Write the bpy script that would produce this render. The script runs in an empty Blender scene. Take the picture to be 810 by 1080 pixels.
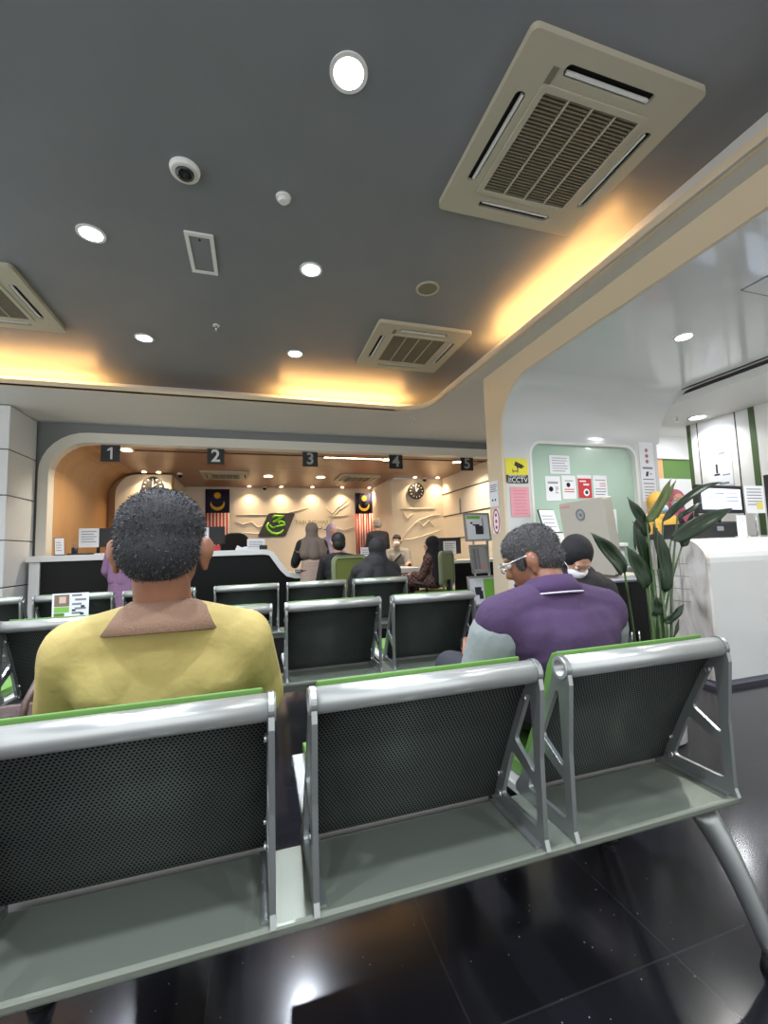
import bpy, bmesh, math, random
from mathutils import Vector, Matrix, Euler
from mathutils.geometry import tessellate_polygon
random.seed(7)
PI = math.pi
SC = bpy.context.scene
COL = SC.collection

# ------------------------------------------------------------------ camera
F, CX, CY, HC = 449.0, 405.0, 540.0, 1.12
Dv = Vector((-137, 43, F)).normalized()
Xv = Vector((1470, -9, F)); Xv = (Xv - Dv * Xv.dot(Dv)).normalized()
Zv = Xv.cross(Dv)
if Zv.y > 0: Zv = -Zv
# rows of Rw: world axes in camera coordinates (x right, y down, z forward)
right = Vector((Xv.x, Dv.x, Zv.x)); down = Vector((Xv.y, Dv.y, Zv.y)); fwd = Vector((Xv.z, Dv.z, Zv.z))
cam_d = bpy.data.cameras.new('camera'); cam = bpy.data.objects.new('camera', cam_d); COL.objects.link(cam)
m = Matrix.Identity(4)
for i in range(3):
    m[i][0] = right[i]; m[i][1] = -down[i]; m[i][2] = -fwd[i]
m[2][3] = HC
cam.matrix_world = m
cam_d.sensor_fit = 'HORIZONTAL'; cam_d.sensor_width = 36; cam_d.lens = F / 810 * 36
cam_d.clip_start = 0.02; cam_d.clip_end = 100
SC.camera = cam

# ------------------------------------------------------------------ materials
def srgb(c):
    def g(v):
        v /= 255.0
        return v / 12.92 if v <= .04045 else ((v + .055) / 1.055) ** 2.4
    return (g(c[0]), g(c[1]), g(c[2]), 1)

MATS = {}
def M(name, col=(128, 128, 128), rough=.5, metal=0., emit=0., ecol=None, coat=0., spec=.5, trans=0., noise=None, bump=None, alpha=1.):
    """noise = (scale, second colour, amount); bump = (scale, strength)"""
    if name in MATS: return MATS[name]
    mt = bpy.data.materials.new(name); mt.use_nodes = True
    nt = mt.node_tree; b = nt.nodes['Principled BSDF']
    b.inputs['Base Color'].default_value = srgb(col)
    b.inputs['Roughness'].default_value = rough
    b.inputs['Metallic'].default_value = metal
    b.inputs['Specular IOR Level'].default_value = spec
    b.inputs['Coat Weight'].default_value = coat
    b.inputs['Transmission Weight'].default_value = trans
    b.inputs['Alpha'].default_value = alpha
    if emit:
        b.inputs['Emission Color'].default_value = srgb(ecol or col)
        b.inputs['Emission Strength'].default_value = emit
    if noise or bump:
        tc = nt.nodes.new('ShaderNodeTexCoord')
    if noise:
        n = nt.nodes.new('ShaderNodeTexNoise'); n.inputs['Scale'].default_value = noise[0]; n.inputs['Detail'].default_value = 5
        r = nt.nodes.new('ShaderNodeValToRGB'); r.color_ramp.elements[0].position = .5 - .5 * noise[2]; r.color_ramp.elements[1].position = .5 + .25 * noise[2] + .02
        r.color_ramp.elements[0].color = srgb(noise[1]); r.color_ramp.elements[1].color = srgb(col)
        if len(noise) > 3:
            mp = nt.nodes.new('ShaderNodeMapping'); mp.inputs['Scale'].default_value = noise[3]
            nt.links.new(tc.outputs['Object'], mp.inputs['Vector']); nt.links.new(mp.outputs['Vector'], n.inputs['Vector'])
        else: nt.links.new(tc.outputs['Object'], n.inputs['Vector'])
        nt.links.new(n.outputs['Fac'], r.inputs['Fac']); nt.links.new(r.outputs['Color'], b.inputs['Base Color'])
    if bump:
        n2 = nt.nodes.new('ShaderNodeTexNoise'); n2.inputs['Scale'].default_value = bump[0]; n2.inputs['Detail'].default_value = 4
        bp = nt.nodes.new('ShaderNodeBump'); bp.inputs['Strength'].default_value = bump[1]; bp.inputs['Distance'].default_value = .01 if len(bump) < 3 else bump[2]
        nt.links.new(tc.outputs['Object'], n2.inputs['Vector']); nt.links.new(n2.outputs['Fac'], bp.inputs['Height']); nt.links.new(bp.outputs['Normal'], b.inputs['Normal'])
    MATS[name] = mt
    return mt

def tile_mat(name, c1, c2, line, size, rough, mortar=.004):
    mt = M(name, c1, rough); nt = mt.node_tree; b = nt.nodes['Principled BSDF']
    tc = nt.nodes.new('ShaderNodeTexCoord'); br = nt.nodes.new('ShaderNodeTexBrick')
    br.offset = 0; br.inputs['Scale'].default_value = 1; br.inputs['Brick Width'].default_value = size; br.inputs['Row Height'].default_value = size
    br.inputs['Mortar Size'].default_value = mortar; br.inputs['Mortar Smooth'].default_value = .1
    br.inputs['Color1'].default_value = srgb(c1); br.inputs['Color2'].default_value = srgb(c2); br.inputs['Mortar'].default_value = srgb(line)
    mp = nt.nodes.new('ShaderNodeMapping'); mp.inputs['Location'].default_value = (.12, .22, 0)
    nt.links.new(tc.outputs['Object'], mp.inputs['Vector']); nt.links.new(mp.outputs['Vector'], br.inputs['Vector'])
    # light specks in the stone
    vo = nt.nodes.new('ShaderNodeTexVoronoi'); vo.inputs['Scale'].default_value = 26
    nt.links.new(tc.outputs['Object'], vo.inputs['Vector'])
    lt = nt.nodes.new('ShaderNodeMath'); lt.operation = 'LESS_THAN'; lt.inputs[1].default_value = .05
    nt.links.new(vo.outputs['Distance'], lt.inputs[0])
    mx = nt.nodes.new('ShaderNodeMix'); mx.data_type = 'RGBA'; mx.inputs['B'].default_value = srgb((120, 122, 130))
    nt.links.new(lt.outputs[0], mx.inputs['Factor']); nt.links.new(br.outputs['Color'], mx.inputs['A'])
    nt.links.new(mx.outputs['Result'], b.inputs['Base Color'])
    n = nt.nodes.new('ShaderNodeTexNoise'); n.inputs['Scale'].default_value = 3; n.inputs['Detail'].default_value = 6
    nt.links.new(tc.outputs['Object'], n.inputs['Vector'])
    mr = nt.nodes.new('ShaderNodeMapRange'); mr.inputs['To Min'].default_value = rough * .75; mr.inputs['To Max'].default_value = rough * 1.5
    nt.links.new(n.outputs['Fac'], mr.inputs['Value']); nt.links.new(mr.outputs['Result'], b.inputs['Roughness'])
    return mt

def perforated_mat(name, col, hole, pitch, frac):
    """sheet metal with a staggered grid of round holes (object space: x across, z up)"""
    mt = M(name, col, .42, .35); nt = mt.node_tree; b = nt.nodes['Principled BSDF']; L = nt.links.new
    tc = nt.nodes.new('ShaderNodeTexCoord'); sx = nt.nodes.new('ShaderNodeSeparateXYZ'); L(tc.outputs['Object'], sx.inputs[0])
    def math_(op, a, v=None, c=None):
        n = nt.nodes.new('ShaderNodeMath'); n.operation = op
        for k, q in enumerate((a, v, c)):
            if q is None: continue
            if isinstance(q, (int, float)): n.inputs[k].default_value = q
            else: L(q, n.inputs[k])
        return n.outputs[0]
    ax = math_('DIVIDE', sx.outputs['X'], pitch); az = math_('DIVIDE', sx.outputs['Z'], pitch * 1.6)
    def grid(ox, oz):
        fx = math_('SUBTRACT', math_('FRACT', math_('ADD', ax, ox)), .5)
        fz = math_('MULTIPLY', math_('SUBTRACT', math_('FRACT', math_('ADD', az, oz)), .5), 1.6)
        return math_('ADD', math_('MULTIPLY', fx, fx), math_('MULTIPLY', fz, fz))
    d = math_('MINIMUM', grid(0, 0), grid(.5, .5))
    h = math_('LESS_THAN', d, frac * frac)
    mx = nt.nodes.new('ShaderNodeMix'); mx.data_type = 'RGBA'
    mx.inputs['A'].default_value = srgb(col); mx.inputs['B'].default_value = srgb(hole)
    L(h, mx.inputs['Factor']); L(mx.outputs['Result'], b.inputs['Base Color'])
    L(math_('MULTIPLY', math_('SUBTRACT', 1., h), .35), b.inputs['Metallic'])
    L(math_('SUBTRACT', .5, math_('MULTIPLY', h, .5)), b.inputs['Specular IOR Level'])
    return mt

def plank_mat(name, c1, c2, scale, rough):
    mt = M(name, c1, rough); nt = mt.node_tree; b = nt.nodes['Principled BSDF']
    tc = nt.nodes.new('ShaderNodeTexCoord'); mp = nt.nodes.new('ShaderNodeMapping'); mp.inputs['Scale'].default_value = scale
    n = nt.nodes.new('ShaderNodeTexNoise'); n.inputs['Scale'].default_value = 4; n.inputs['Detail'].default_value = 8
    r = nt.nodes.new('ShaderNodeValToRGB'); r.color_ramp.elements[0].color = srgb(c2); r.color_ramp.elements[1].color = srgb(c1)
    r.color_ramp.elements[0].position = .3; r.color_ramp.elements[1].position = .7
    nt.links.new(tc.outputs['Object'], mp.inputs[0]); nt.links.new(mp.outputs[0], n.inputs['Vector'])
    nt.links.new(n.outputs['Fac'], r.inputs['Fac']); nt.links.new(r.outputs['Color'], b.inputs['Base Color'])
    return mt

def plaid_mat(name):
    mt = M(name, (120, 70, 60), .8); nt = mt.node_tree; b = nt.nodes['Principled BSDF']
    tc = nt.nodes.new('ShaderNodeTexCoord'); ck = nt.nodes.new('ShaderNodeTexChecker'); ck.inputs['Scale'].default_value = 30
    ck.inputs['Color1'].default_value = srgb((60, 45, 45)); ck.inputs['Color2'].default_value = srgb((120, 84, 74))
    nt.links.new(tc.outputs['Object'], ck.inputs['Vector']); nt.links.new(ck.outputs['Color'], b.inputs['Base Color'])
    return mt

def marble_mat(name):
    mt = M(name, (200, 198, 192), .3); nt = mt.node_tree; b = nt.nodes['Principled BSDF']
    tc = nt.nodes.new('ShaderNodeTexCoord'); mp = nt.nodes.new('ShaderNodeMapping'); mp.inputs['Scale'].default_value = (1, 2.2, .55); mp.inputs['Rotation'].default_value = (.5, 0, 0)
    n = nt.nodes.new('ShaderNodeTexNoise'); n.inputs['Scale'].default_value = 4; n.inputs['Detail'].default_value = 7; n.inputs['Distortion'].default_value = 1.4
    r = nt.nodes.new('ShaderNodeValToRGB'); e = r.color_ramp.elements
    e[0].position = .3; e[0].color = srgb((150, 142, 132)); e[1].position = .58; e[1].color = srgb((224, 221, 216))
    q = e.new(.45); q.color = srgb((202, 197, 190))
    nt.links.new(tc.outputs['Object'], mp.inputs[0]); nt.links.new(mp.outputs[0], n.inputs['Vector'])
    nt.links.new(n.outputs['Fac'], r.inputs['Fac']); nt.links.new(r.outputs['Color'], b.inputs['Base Color'])
    return mt

m_ceil = M('grey_ceiling_paint', (126, 129, 134), .38, noise=(2.5, (120, 123, 128), .6), bump=(60, .02))
m_soffit = M('soffit_paint', (206, 206, 202), .5)
m_lip = M('cream_lip_paint', (214, 198, 170), .5)
m_white = M('white_paint', (222, 222, 218), .45)
m_gloss = M('gloss_white_panel', (208, 211, 210), .12, coat=.3)
m_grey = M('grey_wall_paint', (122, 124, 126), .6)
m_cream = M('cream_wall_paint', (230, 218, 200), .35)
m_frame = M('offwhite_frame_paint', (214, 210, 200), .4)
m_pan = M('white_pillar_panel', (206, 208, 208), .35)
m_groove = M('dark_groove', (52, 46, 44), .6)
m_floor = tile_mat('black_polished_tile', (24, 24, 28), (28, 28, 32), (44, 44, 48), .6, .135, .0025)
m_wood = plank_mat('orange_wood_laminate', (188, 146, 100), (172, 130, 86), (1, 1, .2), .4)
m_woodc = plank_mat('brown_wood_ceiling', (158, 116, 86), (138, 100, 74), (.3, 3, 1), .35)
m_cass = M('cassette_plastic', (182, 176, 156), .5)
m_grille = M('cassette_grille', (120, 112, 92), .6)
m_dark = M('dark_void', (14, 13, 13), .8)
m_lamp = M('lamp_lens', (255, 255, 255), .5, emit=26, ecol=(232, 240, 255))
m_lampw = M('warm_lamp_lens', (255, 240, 210), .5, emit=22, ecol=(255, 226, 176))
m_led = M('warm_led_strip', (255, 200, 120), .5, emit=14, ecol=(255, 214, 150))
m_trimw = M('white_trim_plastic', (232, 232, 230), .4)
m_chrome = M('bare_aluminium', (196, 198, 198), .26, .85)
m_rail = M('satin_silver_rail', (180, 183, 180), .3, .6)
m_alu = M('silver_painted_plate', (150, 154, 152), .32, .75)
m_beam = M('grey_green_beam', (120, 126, 114), .33, .45)
m_perf = perforated_mat('perforated_dark_steel', (80, 86, 83), (18, 20, 20), .0085, .29)
m_sheet = M('dark_grey_steel', (84, 90, 88), .4, .4)
m_green = M('green_vinyl_pad', (90, 132, 58), .5)
m_seatpan = M('pale_grey_seat_shell', (172, 172, 168), .45)
m_rubber = M('black_rubber', (22, 22, 24), .6)
m_black = M('black_laminate', (14, 14, 15), .42, spec=.2)
m_blackm = M('matt_black_plastic', (26, 26, 28), .5)
m_top = M('white_solid_surface', (226, 226, 222), .25)
m_paper = M('white_paper', (228, 230, 234), .7)
m_ink = M('grey_ink', (128, 130, 140), .8)
m_dink = M('dark_ink', (45, 46, 52), .8)
m_red = M('red_print', (190, 52, 56), .7)
m_redpale = M('pale_red_print', (214, 150, 150), .7)
m_yellow = M('yellow_print', (222, 212, 40), .5)
m_pink = M('pink_paper', (222, 156, 168), .7)
m_gprint = M('green_print', (128, 186, 78), .7)
m_glassg = M('frosted_green_glass', (170, 196, 180), .25, coat=.4)
m_screen = M('lit_monitor_screen', (214, 226, 250), .4, emit=.9, ecol=(214, 226, 250))
m_marble = marble_mat('grey_marble')
m_plaid = plaid_mat('plaid_cloth')
m_skin = M('brown_skin', (140, 94, 70), .5, noise=(30, (128, 84, 62), .6))
m_skinl = M('light_brown_skin', (196, 150, 124), .5)
m_lips = M('lip_skin', (140, 78, 70), .5)
m_eyew = M('eye_white', (220, 216, 210), .3)
m_iris = M('eye_dark', (30, 22, 18), .2)
m_hair = M('greying_black_hair', (46, 46, 48), .75, noise=(300, (24, 24, 26), .8), bump=(700, .6, .003))
m_hair2 = M('greying_hair', (78, 76, 76), .75, noise=(260, (36, 35, 36), .8), bump=(700, .6, .003))
m_hairb = M('black_hair', (24, 22, 22), .6)
m_ysh = M('yellow_knit', (170, 153, 92), .85, noise=(7, (160, 143, 82), .8), bump=(11, .6, .02))
m_ycol = M('brown_knit_collar', (124, 96, 76), .85, bump=(200, .3))
m_psh = M('purple_knit', (64, 43, 76), .85, noise=(6, (55, 36, 67), .8), bump=(9, .6, .02))
m_pcol = M('dark_purple_collar', (62, 40, 76), .85)
m_psl = M('grey_knit_sleeve', (122, 128, 127), .85, bump=(10, .3, .02))
m_piping = M('white_piping', (190, 184, 196), .7)
m_trous = M('dark_trousers', (34, 36, 44), .8)
m_shoe = M('black_shoe', (22, 21, 21), .4)
m_bk = M('black_cloth', (24, 23, 25), .8, bump=(9, .4, .02))
m_leaf = M('dark_green_leaf', (38, 58, 36), .36, noise=(6, (27, 42, 27), .8))
m_leafl = M('olive_green_leaf', (98, 112, 58), .35, noise=(6, (72, 90, 48), .8))
m_stem = M('pale_green_stem', (74, 96, 56), .5)
m_rib = M('leaf_midrib', (62, 84, 52), .4)
m_pot = M('white_ceramic', (200, 200, 196), .3)
m_soil = M('brown_soil', (54, 42, 34), .9, noise=(60, (34, 26, 20), .8))
m_beige = M('beige_machine_housing', (188, 182, 168), .4)
m_beiged = M('beige_machine_side', (178, 172, 160), .4)
m_navy = M('navy_flag_cloth', (30, 30, 62), .8)
m_flagr = M('red_flag_cloth', (206, 54, 52), .8)
m_flagw = M('white_flag_cloth', (232, 222, 214), .8)
m_flagy = M('yellow_flag_print', (226, 180, 40), .8)
m_logobk = M('dark_grey_logo_plate', (52, 50, 48), .4)
m_logog = M('lime_logo_print', (130, 200, 40), .4)
m_chairg = M('green_mesh_cloth', (100, 110, 48), .7)
m_greenwall = M('green_wall_paint', (88, 128, 50), .5)
m_olive = M('olive_strip', (72, 94, 58), .5)
m_orange = M('orange_wall_paint', (226, 170, 110), .5)
m_mask = M('white_face_mask', (222, 226, 230), .8)
m_maskb = M('blue_face_mask', (166, 196, 216), .8)
m_numw = M('silver_numeral', (206, 208, 208), .4)
m_numg = M('grey_numeral', (150, 152, 150), .4)

# ------------------------------------------------------------------ mesh builder
def rotm(rx=0, ry=0, rz=0): return Euler((rx, ry, rz)).to_matrix()

class MB:
    def __init__(s): s.v = []; s.f = []; s.m = []; s.sm = []
    def add(s, vs, fs, mi=0, smooth=False):
        o = len(s.v); s.v += [tuple(x) for x in vs]
        for q in fs: s.f.append(tuple(o + i for i in q)); s.m.append(mi); s.sm.append(smooth)
        return s
    def box(s, lo, hi, mi=0, R=None, c=None):
        x0, y0, z0 = lo; x1, y1, z1 = hi
        vs = [Vector(p) for p in ((x0,y0,z0),(x1,y0,z0),(x1,y1,z0),(x0,y1,z0),(x0,y0,z1),(x1,y0,z1),(x1,y1,z1),(x0,y1,z1))]
        if R is not None:
            c = Vector(c if c is not None else ((x0+x1)/2,(y0+y1)/2,(z0+z1)/2)); vs = [R @ (p - c) + c for p in vs]
        return s.add(vs, [(0,3,2,1),(4,5,6,7),(0,1,5,4),(1,2,6,5),(2,3,7,6),(3,0,4,7)], mi)
    def cyl(s, p0, p1, r0, r1=None, n=16, mi=0, cap=True, smooth=True):
        r1 = r0 if r1 is None else r1
        p0, p1 = Vector(p0), Vector(p1); d = (p1 - p0).normalized()
        a = Vector((0,0,1)) if abs(d.z) < .9 else Vector((1,0,0)); u = d.cross(a).normalized(); w = d.cross(u)
        vs = []
        for p, r in ((p0, r0), (p1, r1)):
            for k in range(n):
                t = 2 * PI * k / n; vs.append(p + (u * math.cos(t) + w * math.sin(t)) * r)
        s.add(vs, [(k, n + k, n + (k + 1) % n, (k + 1) % n) for k in range(n)], mi, smooth)
        if cap:
            s.add(vs[:n], [tuple(range(n))], mi); s.add(vs[n:], [tuple(range(n - 1, -1, -1))], mi)
        return s
    def pipe(s, p0, p1, ro, ri, n=24, mi=0):
        s.cyl(p0, p1, ro, n=n, mi=mi, cap=False)
        p0, p1 = Vector(p0), Vector(p1)
        s.cyl(p1, p0, ri, n=n, mi=mi, cap=False)
        d = (p1 - p0).normalized(); a = Vector((0,0,1)) if abs(d.z) < .9 else Vector((1,0,0)); u = d.cross(a).normalized(); w = d.cross(u)
        for p in (p0, p1):
            vs = [p + (u * math.cos(2*PI*k/n) + w * math.sin(2*PI*k/n)) * r for r in (ro, ri) for k in range(n)]
            s.add(vs, [(k, (k+1) % n, n + (k+1) % n, n + k) for k in range(n)], mi)
        return s
    def ell(s, c, r, R=None, n=16, mi=0):
        c = Vector(c); vs = []; fs = []; nv = n // 2
        for i in range(nv + 1):
            ph = PI * i / nv
            for k in range(n):
                t = 2 * PI * k / n
                p = Vector((r[0]*math.sin(ph)*math.cos(t), r[1]*math.sin(ph)*math.sin(t), r[2]*math.cos(ph)))
                vs.append(c + (R @ p if R is not None else p))
        for i in range(nv):
            for k in range(n):
                fs.append((i*n+k, (i+1)*n+k, (i+1)*n+(k+1) % n, i*n+(k+1) % n))
        return s.add(vs, fs, mi, True)
    def tube(s, pts, r, n=10, mi=0):
        pts = [Vector(p) for p in pts]; rs = r if isinstance(r, (list, tuple)) else [r] * len(pts)
        rings = []; prev = None
        for i, p in enumerate(pts):
            d = (pts[min(i+1, len(pts)-1)] - pts[max(i-1, 0)]).normalized()
            if prev is None:
                a = Vector((0,0,1)) if abs(d.z) < .9 else Vector((1,0,0)); u = d.cross(a).normalized()
            else: u = (prev - d * prev.dot(d)).normalized()
            prev = u; w = d.cross(u)
            rings.append([p + (u*math.cos(2*PI*k/n) + w*math.sin(2*PI*k/n)) * rs[i] for k in range(n)])
        vs = [q for g in rings for q in g]; fs = []
        for i in range(len(pts)-1):
            for k in range(n): fs.append((i*n+k, (i+1)*n+k, (i+1)*n+(k+1) % n, i*n+(k+1) % n))
        s.add(vs, fs, mi, True)
        s.add(rings[0], [tuple(range(n))], mi); s.add(rings[-1], [tuple(range(n-1, -1, -1))], mi)
        return s
    def prism(s, polys, d0, d1, fr, mi=0, side=None, smooth=False):
        """polys = [outer, hole, ...] in 2D; fr(u, v, d) -> 3D"""
        if not isinstance(polys[0][0], (list, tuple)): polys = [polys]
        flat = [p for q in polys for p in q]
        tris = tessellate_polygon([[Vector((p[0], p[1], 0)) for p in q] for q in polys])
        a = [fr(p[0], p[1], d0) for p in flat]; b = [fr(p[0], p[1], d1) for p in flat]
        s.add(a, [tuple(t) for t in tris], mi); s.add(b, [tuple(reversed(t)) for t in tris], mi)
        sd = mi if side is None else side
        o = 0
        for q in polys:
            n = len(q); vs = [fr(p[0], p[1], d0) for p in q] + [fr(p[0], p[1], d1) for p in q]
            s.add(vs, [(k, (k+1) % n, n + (k+1) % n, n + k) for k in range(n)], sd, smooth)
        return s
    def strip(s, prof, d0, d1, fr, mi=0, smooth=True, th=0, close=False):
        """open 2D profile swept between d0 and d1"""
        n = len(prof); vs = [fr(p[0], p[1], d0) for p in prof] + [fr(p[0], p[1], d1) for p in prof]
        return s.add(vs, [(k, k+1, n+k+1, n+k) for k in range(n-1)], mi, smooth)
    def text(s, txt, size, fr, mi=0, depth=0.002, align='CENTER', bold=0.):
        cu = bpy.data.curves.new('t', 'FONT'); cu.body = txt; cu.size = size; cu.align_x = align; cu.align_y = 'CENTER'; cu.resolution_u = 3
        cu.extrude = 0; cu.offset = bold
        ob = bpy.data.objects.new('t', cu); COL.objects.link(ob)
        dg = bpy.context.evaluated_depsgraph_get(); me = ob.evaluated_get(dg).to_mesh()
        vs = [fr(p.co.x, p.co.y, depth) for p in me.vertices]; fs = [tuple(p.vertices) for p in me.polygons]
        s.add(vs, fs, mi)
        ob.evaluated_get(dg).to_mesh_clear(); bpy.data.objects.remove(ob); bpy.data.curves.remove(cu)
        return s
    def mesh(s, name, mats):
        me = bpy.data.meshes.new(name); me.from_pydata(s.v, [], s.f)
        for q in (mats if isinstance(mats, (list, tuple)) else [mats]): me.materials.append(q)
        me.polygons.foreach_set('material_index', s.m); me.polygons.foreach_set('use_smooth', s.sm)
        bm = bmesh.new(); bm.from_mesh(me); bmesh.ops.remove_doubles(bm, verts=bm.verts, dist=1e-5); bmesh.ops.recalc_face_normals(bm, faces=bm.faces); bm.to_mesh(me); bm.free()
        me.update(); return me
    def build(s, name, mats, parent=None, bevel=0, loc=None, solid=0):
        o = bpy.data.objects.new(name, s.mesh(name, mats)); COL.objects.link(o)
        if parent is not None: o.parent = parent
        if loc is not None: o.location = loc
        if solid:
            q = o.modifiers.new('solid', 'SOLIDIFY'); q.thickness = solid; q.offset = 0
        if bevel:
            q = o.modifiers.new('bevel', 'BEVEL'); q.width = bevel; q.segments = 2; q.limit_method = 'ANGLE'; q.angle_limit = .6
        return o

def tag(o, label=None, cat=None, group=None, kind=None):
    if label: o['label'] = label
    if cat: o['category'] = cat; o['kind'] = 'thing'
    if group: o['group'] = group
    if kind: o['kind'] = kind
    return o
def empty(name, loc=(0,0,0), rz=0):
    o = bpy.data.objects.new(name, None); COL.objects.link(o); o.location = loc; o.rotation_euler = (0,0,rz); o.empty_display_size = .1
    return o
def struct(mb, name, mats, **k):
    return tag(mb.build(name, mats, **k), kind='structure')
def kids(o): return [c for c in bpy.data.objects if c.parent == o]
def copy_tree(o, parent=None, children=None):
    c = o.copy(); COL.objects.link(c); c.parent = parent
    for ch in kids(o): copy_tree(ch, c)
    return c
XZ = lambda y0: (lambda u, v, d: (u, y0 + d, v))           # plane facing -Y; d grows to +Y
def XZn(x, y, z): return lambda u, v, d: (x + u, y - d, z + v)     # facing -Y, printed side towards -Y
def rrect(w, h, r, n=6, cx=0, cy=0, corners=(1,1,1,1)):
    pts = []
    for (sx, sy, a0, on) in ((1,1,0,corners[0]),(-1,1,90,corners[1]),(-1,-1,180,corners[2]),(1,-1,270,corners[3])):
        rr = r if on else 1e-4
        for k in range(n+1):
            t = math.radians(a0 + 90*k/n)
            pts.append((cx + sx*(w/2-rr) + rr*math.cos(t), cy + sy*(h/2-rr) + rr*math.sin(t)))
    return pts
def circ(r, n=24, cx=0, cy=0): return [(cx + r*math.cos(2*PI*k/n), cy + r*math.sin(2*PI*k/n)) for k in range(n)]
def roundpoly(pts, r, n=4):
    out = []; N = len(pts)
    for i in range(N):
        p = Vector(pts[i]); a = (Vector(pts[i-1]) - p); b = (Vector(pts[(i+1) % N]) - p)
        d = min(r, a.length*.45, b.length*.45); A = p + a.normalized()*d; B = p + b.normalized()*d
        for k in range(n+1):
            t = k/n; q = A*(1-t)**2 + p*2*t*(1-t) + B*t*t; out.append((q.x, q.y))
    return out

def area(name, loc, size, power, col, rot=(0,0,0), sy=None, parent=None, spread=None):
    l = bpy.data.lights.new(name, 'AREA'); l.energy = power; l.color = srgb(col)[:3]; l.size = size
    l.shape = 'RECTANGLE' if sy else 'DISK'
    if sy: l.size_y = sy
    if spread: l.spread = spread
    o = bpy.data.objects.new(name, l); COL.objects.link(o); o.rotation_euler = rot
    o.location = loc
    if parent is not None: o.parent = parent
    return o

# ================================================================== SETTING
struct(MB().box((-4.7,-3,-.06),(9,10.9,0)), 'floor', m_floor)
struct(MB().box((-4.7,-3,3.22),(2.5,5.78,3.28)), 'ceiling', m_ceil)
lip = [(-4.7,5.32),(1.84,5.32)] + [(1.84+.4*math.sin(math.radians(a)), 4.92+.4*math.cos(math.radians(a))) for a in range(10,90,10)] + [(2.245,4.9),(2.40,-3)]
fl = lambda u, v, d: (u, v, d)
struct(MB().prism(lip + [(2.47,-3),(2.47,6.70),(-4.7,6.70)], 2.97, 2.99, fl), 'ceiling_soffit', m_soffit)
off = [(-4.7,5.35),(1.84,5.35)] + [(1.84+.43*math.sin(math.radians(a)), 4.92+.43*math.cos(math.radians(a))) for a in range(10,90,10)] + [(2.275,4.9),(2.43,-3)]
struct(MB().prism(lip + off[::-1], 2.968, 3.04, fl), 'trim_1', m_lip)
struct(MB().box((-4.7,5.72,2.99),(2.48,5.78,3.22)).box((2.455,-3,2.99),(2.5,5.78,3.22)), 'wall_coffer', m_soffit)

# left wall and panelled pillar
struct(MB().box((2.47,4.075,2.97),(6,6.70,2.99)), 'ceiling_soffit', m_soffit)
pb = MB(); zs = [0, .27, .81, 1.357, 1.885, 2.43, 2.965]
for a, b in zip(zs[:-1], zs[1:]):
    pb.box((-4.68,6.0,a+.006),(-2.76,6.66,b-.006))
pil = struct(pb, 'pillar', m_pan, bevel=.006)
tag(MB().box((-4.67,6.015,0),(-2.775,6.65,2.965)).build('pillar_core', m_groove, pil), kind='structure')

# counter wall with its wide rounded opening
def arch(x0, x1, top, r, n=8):
    return [(x0,0)] + [(x0+r-r*math.cos(math.radians(90*k/n)), top-r+r*math.sin(math.radians(90*k/n))) for k in range(n+1)] + \
           [(x1-r+r*math.sin(math.radians(90*k/n)), top-r+r*math.cos(math.radians(90*k/n))) for k in range(n+1)] + [(x1,0)]
a_out, a_in = arch(-2.73, 5.3, 2.835, .56), arch(-2.615, 5.18, 2.70, .46)
poly = [(-4.7,0),(-4.7,2.97),(6,2.97),(6,0)] + a_out[::-1]
struct(MB().prism(poly, 0, .12, XZ(6.70)), 'wall_front', m_grey)
struct(MB().prism(a_out + a_in[::-1], -.05, .13, XZ(6.70)), 'trim_2', m_frame)

# banking hall behind the counter
hp = [(-2.62,0),(-2.62,2.24)] + [(-2.16-.46*math.cos(math.radians(90*k/8)), 2.24+.46*math.sin(math.radians(90*k/8))) for k in range(1,9)]
ho = [(p[0]-.05, p[1]+.03) for p in hp]
struct(MB().prism(hp + ho[::-1], 6.84, 9.3, lambda u,v,d: (u,d,v), smooth=False), 'wall_hall_left', m_wood)
struct(MB().box((-2.17,6.84,2.70),(4.3,10.8,2.75)), 'ceiling_hall', m_woodc)
struct(MB().box((-2.7,9.14,0),(-1.5,9.2,2.75)), 'wall_hall_end', m_wood)
cw = [(-2.475,0),(-2.475,2.28)] + [(-2.475+.4-.4*math.cos(math.radians(90*k/8)), 2.28+.4*math.sin(math.radians(90*k/8))) for k in range(1,9)] + [(-1.52,2.68),(-1.52,0)]
struct(MB().prism(cw, 0, .12, XZ(9.0)).box((-1.62,9.12,0),(-1.52,10.7,2.69)), 'wall_clock_left', m_cream)
cw2 = [(2.95,0),(2.95,2.55)] + [(2.95+.12-.12*math.cos(math.radians(90*k/6)), 2.56+.12*math.sin(math.radians(90*k/6))) for k in range(1,7)] + [(4.2,2.68),(4.2,0)]
struct(MB().prism(cw2, 0, .12, XZ(9.0)).box((2.95,9.12,0),(3.05,10.7,2.69)), 'wall_clock_right', m_cream)
struct(MB().box((-1.6,10.7,0),(3.0,10.8,2.75)), 'wall_back', m_cream)
wr = MB().box((4.2,6.83,0),(4.3,9.15,2.75))
for z in (2.32, 1.81, 1.30, .8): wr.box((4.192,6.83,z-.012),(4.2005,9.0,z+.012), 1)
struct(wr, 'wall_hall_right', [m_cream, m_groove])
struct(MB().box((-2.1,7.02,2.69),(4.2,7.06,2.7005)), 'trim_3', m_groove)
led = tag(MB().box((1.15,7.075,2.688),(2.3,7.10,2.7005)).build('light_strip', m_lampw), 'lit warm white strip light set in the brown hall ceiling near number 3', 'light strip')

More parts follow.
